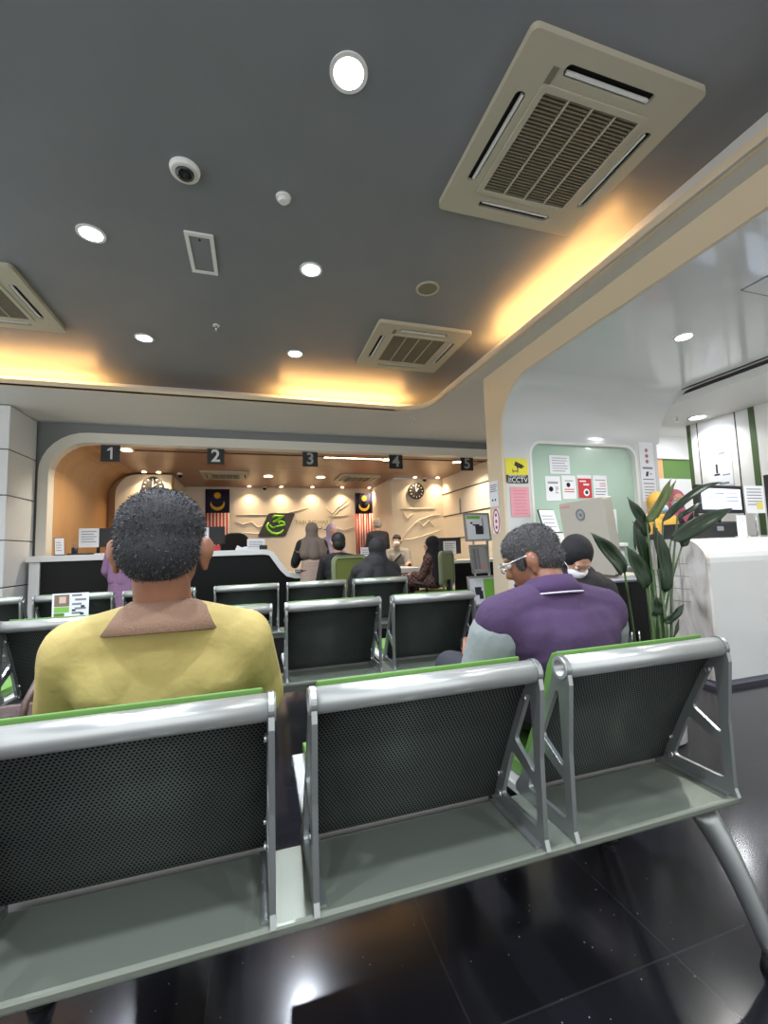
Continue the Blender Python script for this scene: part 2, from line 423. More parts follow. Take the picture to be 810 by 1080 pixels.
# relief ornament on the cream walls (calligraphic bands, same paint)
def relief(name, pts_list, Y, r=.011):
    b = MB()
    for pts in pts_list:
        b.tube([(x, Y, z) for x, z in pts], [r*.5] + [r]*(len(pts)-2) + [r*.5], 8)
    o = b.build(name, m_cream); tag(o, kind='structure'); return o
relief('wall_relief', [[(-.4,2.03),(0.02,2.035),(.35,2.03)], [(-.42,1.88),(-.25,1.80),(-.05,1.86),(.1,1.72),(.3,1.8)], [(-.5,1.56),(-.2,1.60),(.05,1.57),(.35,1.66)], [(-.3,1.22),(0,1.32),(.15,1.42)],
       [(.45,2.1),(.7,2.05),(1.0,2.12),(1.3,2.2)],
       [(1.75,2.2),(1.9,2.05),(2.05,2.2),(2.3,2.38)], [(1.8,2.0),(2.05,1.98),(2.3,2.0)], [(2.35,2.3),(2.1,2.15),(1.85,1.9),(1.95,1.7),(2.2,1.62),(2.45,1.7)], [(2.2,1.35),(2.0,1.3),(1.8,1.1)]], 10.69)
relief('wall_relief', [[(3.15,2.0),(3.5,2.0),(4.0,2.0)], [(3.2,1.92),(3.3,1.78),(3.45,1.9)], [(3.15,1.25),(3.3,1.5),(3.55,1.72),(3.9,1.84),(4.1,1.86)], [(3.45,1.62),(3.58,1.7),(3.68,1.6),(3.82,1.72),(3.95,1.6)], [(3.0,1.3),(3.35,1.3),(3.7,1.38),(4.1,1.5)]], 8.995, .014)

# alcove on the right: gloss ceiling curving down into an end wall
arc = [(3.3+.5*math.sin(math.radians(90*k/28)), 2.26+.5*math.cos(math.radians(90*k/28))) for k in range(29)]
prof = [(-3,2.76)] + arc
YZ = lambda u, v, d: (d, u, v)
struct(MB().prism(prof + [(4.08,2.26),(4.08,2.97),(-3,2.97)], 2.49, 4.62, YZ, smooth=False), 'ceiling_alcove', m_gloss)
struct(MB().prism([[(2.49,0),(4.57,0),(4.57,2.2605),(2.49,2.2605)], rrect(1.46,1.42,.16,8,3.525,1.51)], 0, .28, XZ(3.8)), 'wall_right_end', m_gloss)
struct(MB().prism([(-3,2.97),(4.08,2.97),(4.08,0),(3.8,0)] + arc[::-1] + [(-3,2.76)], 2.462, 2.489, YZ), 'trim_4', m_lip)
struct(MB().prism(rrect(1.44,1.40,.15,8,3.525,1.51), .045, .06, XZ(3.8)), 'window_1', m_glassg)
struct(MB().prism([rrect(1.462,1.422,.161,8,3.525,1.51), rrect(1.40,1.36,.13,8,3.525,1.51)], -.006, .045, XZ(3.8)), 'trim_5', m_white)
struct(MB().box((4.62,-3,2.66),(5.78,4.35,2.76)).box((4.6,-3,2.76),(5.78,4.35,2.8)), 'ceiling_right', m_white)
struct(MB().box((4.50,-3,2.752),(4.52,3.45,2.761)).box((4.585,-3,2.745),(4.619,3.6,2.761)).box((4.605,-3,2.735),(4.6215,3.65,2.745)), 'trim_6', m_groove)
pw = MB().box((5.68,-3,0),(5.78,4.25,2.66))
for y in (4.11, 3.64, 3.2, 2.7, 2.2): pw.box((5.6765,y-.006,0),(5.681,y+.006,2.66), 1)
for y0, y1 in ((4.2,4.252),(3.425,3.49),(2.4,2.47)): pw.box((5.676,y0,0),(5.681,y1,2.66), 2)
struct(pw, 'wall_right', [m_white, m_groove, m_olive])
struct(MB().box((4.4,5.5,0),(9,5.6,2.16)).box((4.4,5.5,2.50),(9,5.6,3)).box((6.72,5.5,2.16),(9,5.6,2.5),1).box((4.4,5.5,2.16),(6.72,5.6,2.5),2).box((4.4,5.46,2.5),(9,5.5,2.55)), 'wall_passage', [m_white, m_greenwall, m_orange])
struct(MB().box((4.57,4.35,2.90),(9,5.5,2.96)), 'ceiling_passage', m_white)
struct(MB().box((4.58,3.86,0),(4.64,4.08,2.66)), 'trim_7', m_gloss)

# ================================================================== CEILING FITTINGS
def downlight(x, y, z, r, label, group=None, power=0, col=(235,242,255), lens=m_lamp, spread=2.4):
    o = empty('downlight', (x, y, z)); tag(o, label, 'ceiling light', group)
    MB().prism([circ(r*1.28, 28), circ(r, 28)], -.008, 0, fl).build('trim_ring', m_trimw, o)
    MB().prism(circ(r, 28), -.004, 0, fl).build('lens', lens, o)
    if power: area('lamp', (0,0,-.02), r*1.6, power, col, parent=o, spread=spread)
    return o
PW = 24
G1 = 'round downlights in the grey ceiling'
for x, y, lb in ((.412,1.66,'largest round white downlight in the grey ceiling, nearest the big air conditioner'),
                 (-1.0,3.02,'round white downlight left of the rectangular access panel in the grey ceiling'),
                 (.42,3.03,'round white downlight right of the access panel, between the panel and the speaker ring'),
                 (-1.0,4.43,'round white downlight near the left warm cove, beside the left air conditioner'),
                 (.43,4.44,'round white downlight left of the small air conditioner near the far cove')):
    downlight(x, y, 3.22, .066, lb, G1, PW)
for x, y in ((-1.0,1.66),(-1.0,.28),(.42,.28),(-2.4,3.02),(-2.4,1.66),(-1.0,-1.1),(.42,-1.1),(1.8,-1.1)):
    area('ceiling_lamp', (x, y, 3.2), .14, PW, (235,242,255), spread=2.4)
downlight(3.354, 2.46, 2.76, .058, 'round downlight in the gloss white alcove ceiling', 'round downlights on the right', 28, (252,250,246))
downlight(5.42, 3.9, 2.66, .085, 'round downlight in the low soffit above the right counter', 'round downlights on the right', 9, (250,250,250))
area('alcove_fill', (3.6, .6, 2.74), .15, 34, (252,250,246)); area('alcove_fill', (5.2, 2.2, 2.64), .15, 13, (250,250,250)); area('passage_fill', (6.8, 4.9, 2.88), .4, 8, (240,244,255))  # unseen fill lights added to brighten the alcove and passage, without fittings
G2 = 'large downlights in the brown hall ceiling'
for x, y, lb in ((-1.80,7.02,'round downlight beside the number 1 sign'),(2.26,7.1,'round downlight beside the number 4 sign'),(3.66,7.12,'round downlight beside the number 5 sign'),
                 (.29,9.06,'round downlight right of the left hall air conditioner'),(1.38,9.06,'round downlight left of the right hall air conditioner')):
    downlight(x, y, 2.695, .085, lb, G2, 22, (255,238,214), m_lampw)
G3 = 'small spotlights along the hall walls'
for i, (x, y, lb) in enumerate(((-1.96,8.84,'left one of two small spotlights above the left clock'),(-1.72,8.84,'right one of two small spotlights above the left clock'),
        (-.10,10.5,'small warm spotlight right of the left flag'),(.64,10.5,'small warm spotlight above the slanted logo plate'),(1.39,10.5,'small warm spotlight above the glowing patch of back wall'),
        (2.14,10.5,'small warm spotlight left of the right flag'),(2.85,10.5,'small warm spotlight above the right flag'),
        (3.47,8.84,'left one of two small spotlights above the right clock'),(4.02,8.84,'right one of two small spotlights above the right clock'))):
    downlight(x, y, 2.695, .04, lb, G3, 5, (255,226,184), m_lampw, 1.9)

def cassette(x, y, z, label, size=.95, group=None):
    o = empty('air_conditioner', (x, y, z)); tag(o, label, 'air conditioner', group)
    h = size/2; b = MB()
    # panel as a ring with four outlet slots cut through
    holes = [rrect(size*.52, .052, .02, 4, 0, sy*(h-.10)) for sy in (1,-1)] + [rrect(.052, size*.52, .02, 4, sx*(h-.10), 0) for sx in (1,-1)]
    g = size*.29
    b.prism([rrect(size, size, .03), rrect(2*g, 2*g, .01)] + holes, -.035, -.001, fl)
    b.build('panel', m_cass, o, bevel=.006)
    for hx, hy, w, d in ((0,h-.10,size*.53,.06),(0,-h+.10,size*.53,.06),(h-.10,0,.06,size*.53),(-h+.10,0,.06,size*.53)):
        s = MB().box((hx-w/2,hy-d/2,-.012),(hx+w/2,hy+d/2,-.002)); s.build('outlet', m_dark, o)
        vert = d > w; sg = 1 if (hx+hy) > 0 else -1
        if vert: MB().box((hx-.006-.012*sg,hy-d/2+.02,-.034),(hx+.006-.012*sg,hy+d/2-.02,-.02)).build('louvre', m_trimw, o)
        else: MB().box((hx-w/2+.02,hy-.006-.012*sg,-.034),(hx+w/2-.02,hy+.006-.012*sg,-.02)).build('louvre', m_trimw, o)
    gr = MB().box((-g,-g,-.024),(g,g,-.004), 3)
    n = 30
    for k in range(n): yy = -g + (k+.5)*2*g/n; gr.box((-g,yy-.0045,-.036),(g,yy+.0045,-.018))
    for k in range(1,4): xx = -g + k*2*g/4; gr.box((xx-.004,-g,-.041),(xx+.004,g,-.018), 2)
    gr.build('grille', [m_grille, m_dark, m_cass, M('cassette_filter', (76, 70, 56), .8)], o)
    MB().prism([rrect(2*g+.06,2*g+.06,.01), rrect(2*g,2*g,.01)], -.042, -.03, fl).build('grille_frame', m_cass, o, bevel=.003)
    MB().box((-h+.10,h-.24,-.038),(-h+.14,h-.12,-.034)).build('receiver', m_grille, o) if False else MB().box((-h+.17,-h+.10,-.038),(-h+.20,-h+.21,-.034)).build('receiver', m_grille, o)
    return o
cassette(1.563, 1.745, 3.22, 'big square ceiling air conditioner, nearest and largest, with slatted grille')
cassette(1.587, 4.037, 3.22, 'small square ceiling air conditioner in the grey ceiling near the far cove')
cassette(-2.11, 3.955, 3.22, 'square ceiling air conditioner cut off at the left, near the left cove')
cassette(-.53, 9.02, 2.70, 'ceiling air conditioner in the brown hall ceiling above the left flag', .9)
cassette(2.19, 9.08, 2.70, 'ceiling air conditioner in the brown hall ceiling above the right flag', .9)

o = empty('dome_camera', (-.349, 2.359, 3.22)); tag(o, 'round white dome security camera in the grey ceiling', 'camera')
MB().cyl((0,0,-.03),(0,0,0),.072,.08,28).build('housing', m_trimw, o, bevel=.006)
MB().ell((0,0,-.028),(.05,.05,.028)).build('dome', M('dark_glass',(18,18,22),.06), o)
MB().ell((.012,-.01,-.05),(.02,.02,.012)).build('lens', m_dark, o)
o = empty('smoke_detector', (.179, 2.414, 3.22)); tag(o, 'small round white smoke detector on the grey ceiling', 'detector')
MB().cyl((0,0,-.014),(0,0,0),.042,.045,24).build('base', m_trimw, o); MB().cyl((0,0,-.034),(0,0,-.013),.024,.036,24).build('sensor', m_trimw, o)
o = empty('ceiling_speaker', (1.364, 3.033, 3.22)); tag(o, 'round grey speaker flush in the ceiling with a pale ring', 'speaker')
MB().prism([circ(.095,32), circ(.078,32)], -.01, 0, fl).build('ring', m_cass, o); MB().prism(circ(.078,32), -.006, 0, fl).build('grille', m_grille, o)
o = empty('access_panel', (-.336, 3.05, 3.22)); tag(o, 'white rectangular access panel in the grey ceiling', 'panel')
MB().prism([rrect(.18,.42,.004), rrect(.13,.36,.004)], -.012, 0, fl).build('frame', m_trimw, o); MB().box((-.064,-.179,-.008),(.064,.179,-.001)).build('door', m_ceil, o)
MB().cyl((0,-.15,-.012),(0,-.15,-.006),.008).build('latch', m_dark, o)
for x, y, z, lb in ((-.322,4.03,3.22,'small sprinkler head in the grey ceiling behind the access panel'),(5.14,3.955,2.66,'small sprinkler head in the low soffit on the right'),(2.2,5.62,2.97,'small sprinkler head on the soffit beside the column')):
    o = empty('ceiling_sprinkler', (x, y, z)); tag(o, lb, 'sprinkler')
    MB().cyl((0,0,-.008),(0,0,0),.03).build('plate', m_trimw, o); MB().cyl((0,0,-.05),(0,0,-.008),.008).cyl((0,0,-.056),(0,0,-.05),.02).build('head', m_chrome, o)
o = empty('ceiling_hatch', (3.26, 1.80, 2.76)); tag(o, 'flush square hatch in the gloss white alcove ceiling', 'panel')
MB().prism([rrect(.3,.16,.005), rrect(.28,.14,.005)], -.004, 0, fl).build('frame', m_ink, o); MB().box((-.139,-.069,-.006),(.139,.069,-.001)).build('door', m_gloss, o)
for x, y, z, lb in ((-1.36,8.9,2.70,'small dark security camera on the hall ceiling right of the left clock'),(3.72,8.9,2.70,'small dark security camera on the hall ceiling above the right clock'),(.25,10.5,2.70,'small dark security camera on the hall ceiling near the back wall')):
    o = empty('ceiling_camera', (x, y, z)); tag(o, lb, 'camera')
    MB().cyl((0,0,-.04),(0,0,0),.05).build('base', m_trimw, o); MB().ell((0,0,-.05),(.045,.045,.045)).build('dome', m_dark, o)

# warm cove lighting
area('cove_lamp', (-3.2, 5.56, 3.0), 2.9, 40, (255,186,104), (PI,0,0), .06)
area('cove_lamp', (1.2, 5.54, 3.0), 1.7, 30, (255,186,104), (PI,0,0), .06)
area('cove_lamp', (2.40, 2.9, 3.0), .05, 24, (255,186,104), (PI,0,0), 1.6)
for i, (lo, hi, lb) in enumerate((((-4.6,5.5,2.991),(-1.75,5.53,3.006),'warm glowing light strip in the far cove, left end'),((.35,5.48,2.991),(2.05,5.51,3.006),'warm glowing light strip in the far cove beyond the small air conditioner'),((2.37,2.1,2.991),(2.40,3.7,3.006),'warm glowing light strip in the right cove beside the big air conditioner'))):
    tag(MB().box(lo, hi).build('light_strip', m_led), lb, 'light strip')

# ================================================================== WAITING BENCHES
def Fz(z): return .03 + (.79 - z) * .175 / .36
def plate_polys():
    ring = [(.029*math.cos(math.radians(a)), .815+.029*math.sin(math.radians(a))) for a in range(-25, 206, 12)]
    outer = ring + [(-.030,.78),(-.014,.62),(-.012,.44),(-.02,.418),(.225,.418),(.222,.44)] + [(Fz(.47)+.012,.47),(Fz(.62),.62)]
    h1 = roundpoly([(.012,.755),(.022,.755),(Fz(.625)-.022,.625),(.010,.575)], .012)
    h2 = roundpoly([(Fz(.585)-.026,.592),(Fz(.455)-.03,.455),(.012,.455),(.010,.545)], .014)
    return [outer, circ(.0262,24,0,.815), h1, h2]
PP = plate_polys()
def make_bench(leaflet=False):
    root = empty('waiting_bench', (0,0,0))
    W, PIT = .54, .61
    tot = PIT*2 + W
    MB().box((-.01,-.012,.396),(tot+.01,.205,.417)).box((.03,.06,.345),(tot-.03,.16,.397)).build('beam', m_beam, root, bevel=.006)
    for sx, lx in ((-1,.05),(1,tot-.05)):
        # rear and front foot of one splayed end leg
        lg = MB()
        for sy, yf in ((-1,-.05),(1,.50)):
            top = Vector((lx, .06 if sy < 0 else .14, .36)); ft = Vector((lx+sx*.07, yf, .035)); n = 8; prev = None
            pts = [top.lerp(ft, k/n) + Vector((0,0,.03*math.sin(PI*k/n))) for k in range(n+1)]
            lg.tube(pts, [.036 - .014*k/n for k in range(n+1)], 12)
        L = lg.build('leg', m_alu, root)
        for sy, yf in ((-1,-.05),(1,.50)):
            MB().cyl((lx+sx*.07,yf,.001),(lx+sx*.07,yf,.04),.034,.026,18).build('foot', m_rubber, L)
    for k in range(3):
        x0 = k*PIT; x1 = x0 + W
        MB().pipe((x0-.003,0,.815),(x1+.003,0,.815),.0265,.019,28).build('top_rail', m_rail, root)
        bk = [(.004,.793),(.022,.785),(.05,.742),(.10,.645),(.15,.545),(.185,.475),(.199,.437),(.207,.430)]
        g = MB().strip(bk, x0+.014, x1-.014, YZ); b = g.build('backrest', m_perf, root, solid=.004)
        b.location = (0,0,0)
        pd = [(.033,.845),(.056,.835),(.078,.80),(.10,.735),(.15,.635),(.20,.535),(.232,.475),(.220,.462),(.19,.475),(.155,.55),(.105,.65),(.055,.745),(.034,.79),(.033,.84)]
        MB().prism(pd, x0+.02, x1-.02, YZ, smooth=True).build('back_cushion', m_green, root, bevel=.006)
        sp = [(.225,.452),(.25,.418),(.40,.410),(.58,.426),(.635,.432),(.668,.418),(.672,.385),(.655,.385),(.64,.405),(.58,.402),(.40,.384),(.23,.392)]
        MB().prism(sp, x0+.014, x1-.014, YZ, smooth=False).build('seat_pan', m_seatpan, root, bevel=.004)
        sc = [(.235,.428),(.26,.420),(.42,.414),(.60,.430),(.655,.436),(.652,.462),(.60,.470),(.42,.455),(.27,.462),(.24,.458)]
        MB().prism(sc, x0+.05, x1-.05, YZ, smooth=True).build('seat_cushion', m_green, root, bevel=.006)
        for xx in (x0, x1-.012):
            p = MB().prism(PP, xx, xx+.012, YZ).build('side_plate', m_alu, root, bevel=.0025)
            inn = 1 if xx == x0 else -1
            xb = xx + (.012 if inn > 0 else 0)
            bb = MB()
            for (yy, zz) in ((.030,.745),(.172,.505),(.17,.452)): bb.cyl((xb,yy,zz),(xb+inn*.007,yy,zz),.0085,n=12)
            bb.build('bolt', m_chrome, p)
            # bright flange where the plate stands on the beam
            MB().box((xb if inn > 0 else xb-.016,.0,.418),(xb+.016 if inn > 0 else xb,.20,.424)).build('flange', m_alu, p)
    return root
GB = 'green padded waiting benches in rows'
bench = make_bench(); bench.location = (-.504,.905,0)
tag(bench, 'nearest three-seat steel waiting bench, perforated grey backs and green pads, two men on it', 'bench', GB)
for x, y, lb in ((-.45,2.42,'three-seat waiting bench in the second row, standing empty in front of the yellow-shirted man'),
                 (-2.34,2.42,'three-seat waiting bench in the second row at the far left, beside the yellow-shirted man'),
                 (-.33,3.98,'three-seat waiting bench in the third row where the woman in black headscarf sits'),
                 (-2.24,3.98,'three-seat waiting bench in the third row at left, a leaflet board on its back')):
    c = copy_tree(bench); c.location = (x, y, 0); tag(c, lb)
# leaflet board fixed to a third-row seat
b = MB(); fr = XZn(-1.372, 3.944, .757)
b.prism(rrect(.245,.19,.004), 0, .004, fr)
def q(b, fr, x0, z0, x1, z1, mi, d=.0055): b.add([fr(x0,z0,d),fr(x1,z0,d),fr(x1,z1,d),fr(x0,z1,d)], [(0,1,2,3)], mi)
q(b, fr, -.108,-.005,-.008,.085,1); q(b, fr, -.108,-.05,-.008,-.01,2); q(b, fr, -.108,-.085,-.04,-.056,4)
q(b, fr, -.075,.02,-.03,.07,5,.006)
for k in range(5): q(b, fr, .01+.02*(k%2), .07-.034*k, .075+.03*(k%2), .085-.034*k, 3)
q(b, fr, .01,-.045,.035,-.03,6,.006); q(b, fr, .07,-.02,.095,-.002,6,.006); q(b, fr, .065,-.075,.09,-.058,6,.006)
tag(b.build('leaflet_board', [m_paper, M('brown_photo',(130,110,90),.6), m_gprint, m_ink, m_greenwall, M('pale_photo',(206,180,170),.6), m_dink]), 'white printed leaflet board with a photo fixed on a third-row seat back', 'sign')

# ================================================================== BANKING COUNTERS
S0 = [(-2.72,1.165),(.12,1.165),(.20,1.155),(.27,1.12),(.42,.90),(.49,.825),(.58,.80),(2.55,.80)]
def offs(p, t):
    out = []
    for i, a in enumerate(p):
        d = (Vector(p[min(i+1,len(p)-1)]) - Vector(p[max(i-1,0)])).normalized(); out.append((a[0]-d.y*-t if False else a[0]+d.y*t, a[1]-d.x*t))
    return out
lo = offs(S0, .075)
o = empty('service_counter', (0,6.4,0)); tag(o, 'black fronted service counter with white top that steps down to a low desk', 'counter')
S1 = [(-2.56,1.165)] + S0[1:]; lo = offs(S1, .075)
MB().prism(S1 + lo[::-1], 0, .62, XZ(0)).box((-2.72,0,1.09),(-2.5605,.21,1.165)).build('top', m_top, o, bevel=.004)
fp = [(-2.58,0)] + [(p[0],p[1]+.001) for p in offs([(-2.58,1.165)]+S0[1:], .075)] + [(2.5,0)]
MB().prism(fp, .05, .10, XZ(0)).build('front_panel', m_black, o)
MB().box((-2.70,.03,0),(-2.585,.22,1.088)).build('end_post', m_top, o, bevel=.006)
MB().box((2.48,.06,0),(2.53,.6,.72)).build('end_panel', m_black, o)
o = empty('service_desk', (3.12,6.35,0)); tag(o, 'short desk at counter 5 with white top and black front', 'desk')
MB().box((0,0,.84),(1.06,.62,.89)).build('top', m_top, o, bevel=.006); MB().box((.03,.04,0),(1.03,.08,.839)).build('front_panel', m_black, o)

# hanging number signs
for nme, x, lb, mm in (('1',-1.93,'leftmost, beside a downlight',m_numw),('2',-.545,'above the left flag',m_numw),('3',.87,'in the middle of the opening',m_numg),('4',2.32,'left of the right clock',m_numg),('5',3.67,'nearest the white column',m_numg)):
    o = empty('number_sign', (x,6.78,2.585)); tag(o, 'black hanging sign with the number ' + nme + ', ' + lb, 'sign', None)
    MB().prism(rrect(.24,.235,.006), -.01, .01, XZ(0)).build('board', m_blackm, o)
    (MB().prism([(.024,.085),(.024,-.085),(-.002,-.085),(-.002,.048),(-.040,.030),(-.040,.052),(.002,.085)], -.0125, -.0105, XZ(0)) if nme == '1' else MB().text(nme, .26, lambda u,v,d: (u,-.0105-d,v), depth=.002, bold=.006)).build('numeral', mm, o)
    h = MB()
    for s in (-1,1): h.cyl((s*.09,0,.115),(s*.09,0,.135),.004,n=8)
    h.build('hanger', m_chrome, o)

# flags on the back wall
def flag(x, z0, z1, w, Y, label, folds=0.):
    o = empty('hanging_flag', (x, Y, z0)); tag(o, label, 'flag', 'flags on the cream back wall')
    H = z1 - z0; nx = 40
    def yy(u): return -.02 - folds*math.sin(u/w*2*PI*3.5)
    def sheet(u0, u1, v0, v1, mi, b, n=8, dd=0):
        us = [u0+(u1-u0)*k/n for k in range(n+1)]
        vs = [(u, yy(u)-dd, v0) for u in us] + [(u, yy(u)-dd, v1) for u in us]
        b.add(vs, [(k,k+1,n+2+k,n+1+k) for k in range(n)], mi, True)
    zc = H*.66
    st = MB(); ns = 14
    for k in range(ns): sheet(-w/2+w*k/ns, -w/2+w*(k+1)/ns, 0, zc, k % 2, st, 4)
    st.build('striped_field', [m_flagr, m_flagw], o, solid=.004)
    c = MB(); sheet(-w/2, w/2, zc, H, 0, c, 24); c.build('canton', m_navy, o, solid=.005)
    d = MB(); cz = zc + (H-zc)*.38; R1 = w*.30
    cres = [(R1*math.cos(math.radians(a)), cz+R1*math.sin(math.radians(a))) for a in range(170,371,10)]
    inn = [(R1*.86*math.cos(math.radians(a)), cz+.11*w+R1*.88*math.sin(math.radians(a))) for a in range(362,177,-10)]
    d.prism(cres+inn, -.036-folds, -.030-folds, XZ(0))
    sun = [((.17*w if k%2==0 else .11*w)*math.cos(PI*k/14), zc+(H-zc)*.73+(.17*w if k%2==0 else .11*w)*math.sin(PI*k/14)) for k in range(28)]
    d.prism(sun, -.036-folds, -.030-folds, XZ(0)); d.build('crescent_and_star', m_flagy, o)
    return o
flag(-.815, .99, 2.64, .53, 10.66, 'left wall flag with navy canton, yellow crescent and pale stripes')
flag(2.72, 1.0, 2.57, .47, 10.64, 'right wall flag with navy canton, yellow crescent and folded bright red stripes', .018)

# slanted logo plate and lettering
o = empty('logo_plate', (.53,10.69,1.78)); tag(o, 'dark slanted wall plate with a lime green calligraphic emblem', 'sign')
MB().prism(roundpoly([(-.45,-.285),(.21,-.285),(.45,.285),(-.19,.285)], .06, 5), -.04, 0, XZ(0)).build('plate', m_logobk, o)
em = MB(); yk = -.055
def stroke(pts, r): em.tube([(x, yk, z) for x, z in pts], r, 8)
stroke([(-.10,.17),(-.04,.215),(.08,.205),(.17,.225),(.08,.16),(-.02,.105)], [.02,.03,.03,.022,.028,.03])
stroke([(-.02,.105),(-.09,.075),(.06,.10),(.17,.05),(.20,.0),(.10,-.02),(-.05,-.05)], [.026,.03,.022,.03,.026,.03,.02])
stroke([(-.19,.06),(-.235,-.02),(-.21,-.12),(-.12,-.2),(0,-.225),(.10,-.19),(.16,-.12)], [.014,.026,.032,.036,.036,.03,.014])
stroke([(-.17,.0),(-.12,-.06),(-.05,-.075)], [.012,.024,.018]); em.ell((.06,yk-.01,.045),(.026,.02,.026))
em.build('emblem', m_logog, o)
o = empty('wall_lettering', (1.375,10.685,1.83)); tag(o, 'olive green capital lettering on the cream wall right of the logo plate', 'lettering')
mo = M('olive_lettering',(120,124,60),.5)
MB().text('TABUNG', .135, XZn(-.13,0,0)).build('word', mo, o); MB().text('HAJI', .135, XZn(.29,0,0)).build('word', mo, o)
b = MB(); fr = lambda x, z: (x, 10.685, z)
for pts in ([(1.34,1.72),(1.30,1.66),(1.38,1.64),(1.42,1.70)], [(1.47,1.64),(1.47,1.74)], [(1.52,1.70),(1.56,1.66),(1.64,1.68),(1.62,1.72)], [(1.68,1.64),(1.75,1.66),(1.78,1.72)]):
    b.tube([fr(*p) for p in pts], .011, 6)
tag(b.build('script_lettering', m_dink), 'small dark cursive script under the olive wall lettering', 'lettering')

# clocks
def clock(x, y, z, label, hh, mm_):
    o = empty('wall_clock', (x,y,z)); tag(o, label, 'clock')
    MB().prism(circ(.19,40), -.04, 0, XZ(0)).build('case', m_blackm, o, bevel=.008)
    t = MB()
    for k in range(12):
        a = 2*PI*k/12; R = Matrix.Rotation(-a, 3, 'Y') if False else Matrix.Rotation(a, 3, 'Y')
        t.box((-.007,-.045,.128),(.007,-.041,.158), R=R, c=(0,-.043,0))
    t.build('hour_mark', m_flagw, o)
    h = MB()
    for a, l, w in ((hh,.075,.012),(mm_,.115,.008)):
        R = Matrix.Rotation(math.radians(a), 3, 'Y'); h.box((-w/2,-.05,-.015),(w/2,-.046,l), R=R, c=(0,-.048,0))
    h.build('hand', m_trimw, o)
    return o
clock(-1.84,8.99,2.44,'round black wall clock on the left cream arch behind the yellow-shirted man',60,5)
clock(3.53,8.985,2.40,'round black wall clock on the right cream wall under two spotlights',40,350)

# ------------------------------------------------------------------ desk-top equipment
def monitor(x, y, z, w, h, rz, label, screen=m_blackm, paper=False, back=True):
    o = empty('computer_monitor', (x,y,z), rz); tag(o, label, 'monitor')
    s = .10
    MB().box((-w/2,-.02,s),(w/2,.02,s+h)).build('housing', m_blackm, o, bevel=.006)
    MB().box((-w/2+.015,-.024,s+.02),(w/2-.015,-.0205,s+h-.015)).build('screen', screen, o)
    MB().cyl((0,.02,.01),(0,.02,s+.03),.02).build('stand', m_blackm, o); MB().prism(rrect(.2,.15,.03), .001, .012, fl).build('base', m_blackm, o)
    if paper:
        b = MB(); f2 = lambda u,v,d: (u,-.027-d,v); b.prism([(paper[0],paper[1]),(paper[2],paper[1]),(paper[2],paper[3]),(paper[0],paper[3])], -.002, 0, f2)
        for k in range(5): q(b, f2, paper[0]+.03, paper[3]-.05-.035*k, paper[2]-.03-.03*(k%2), paper[3]-.04-.035*k, 1, .001)
        b.build('taped_paper', [m_paper, m_ink], o)
    return o
monitor(-2.06,6.78,1.166,.42,.26,0,'black monitor with a taped white paper, left of the yellow-shirted man near the pen cup',paper=(-.22,.10,.02,.36))
monitor(-.62,6.82,1.166,.40,.26,0,'black monitor with a taped white paper, right of the yellow-shirted man near the red box',paper=(-.2,.1,-.02,.35))
monitor(3.22,6.72,.891,.46,.28,.15,'black monitor with a white notice on it on the counter 5 desk',paper=(-.14,.09,.12,.32))
monitor(1.78,6.86,.801,.22,.25,0,'small monitor covered with a white sheet on the low desk near the right flag',paper=(-.11,.09,.11,.35))
def holder(name, x, y, z, w, h, label, dark=True, rz=0., cat='leaflet holder', mats=None):
    o = empty(name, (x,y,z), rz); tag(o, label, cat)
    Rt = rotm(-.28); b = MB().box((-w/2,-.006,0),(w/2,.006,h), R=Rt, c=(0,0,0)); b.build('back_plate', m_blackm if dark else m_trimw, o)
    b = MB().box((-w/2+.006,-.012,.01),(w/2-.006,-.0065,h-.008), R=Rt, c=(0,0,0))
    for k in range(4): b.box((-w/2+.02,-.0135,h*.25+k*h*.15),(w/2-.03-.01*(k%2),-.0121,h*.25+k*h*.15+.008), 1, R=Rt, c=(0,0,0))
    b.build('leaflet', [m_paper, m_ink], o)
    MB().box((-w/2,-.05,.0005),(w/2,h*.3,.008)).build('foot', m_blackm if dark else m_trimw, o)
    return o
holder('leaflet_holder',-2.42,6.55,1.166,.11,.24,'tilted white leaflet holder at the left end of counter 1',rz=.5)
o = empty('pen_cup', (-2.27,6.60,1.166)); tag(o, 'dark desk pen cup next to the leaflet holder at counter 1', 'cup')
MB().pipe((0,0,.0005),(0,0,.10),.035,.03).build('cup', m_blackm, o); b = MB()
for dx, dy in ((.012,0),(-.01,.01),(0,-.012)): b.tube([(dx,dy,.01),(dx*2.2,dy*2.2,.17)], .004, 6)
b.build('pen', m_ink, o)
tag(MB().prism(rrect(.3,.12,.02), 0, .02, lambda u,v,d: (-2.16+u,6.50+v,1.1665+d)).build('keyboard', m_blackm), 'black keyboard on the white top of counter 1', 'keyboard')
tag(MB().prism(rrect(.16,.11,.01), 0, .012, lambda u,v,d: (-1.93+u,6.52+v,1.1665+d)).build('paper_stack', m_paper, bevel=.002), 'small stack of white paper on the top of counter 1', 'paper')
tag(MB().box((-.60,6.48,1.1665),(-.46,6.56,1.235)).build('tissue_box', m_red, bevel=.006), 'small red box on counter 2 in front of the monitor', 'box')
tag(MB().prism(roundpoly([(-.09,0),(.09,0),(.07,.05),(0,.035),(-.06,.07)], .015), 0, .08, lambda u,v,d: (-.17+u,6.46+d,1.1665+v)).build('crumpled_tissue', m_paper), 'crumpled white tissue on the top of counter 2', 'tissue')
holder('sign_stand',.03,6.75,1.166,.26,.17,'pale green printed stand at the right end of counter 2',False)
o = empty('card_terminal', (.13,6.55,1.166)); tag(o, 'small black card terminal at the right end of counter 2', 'terminal')
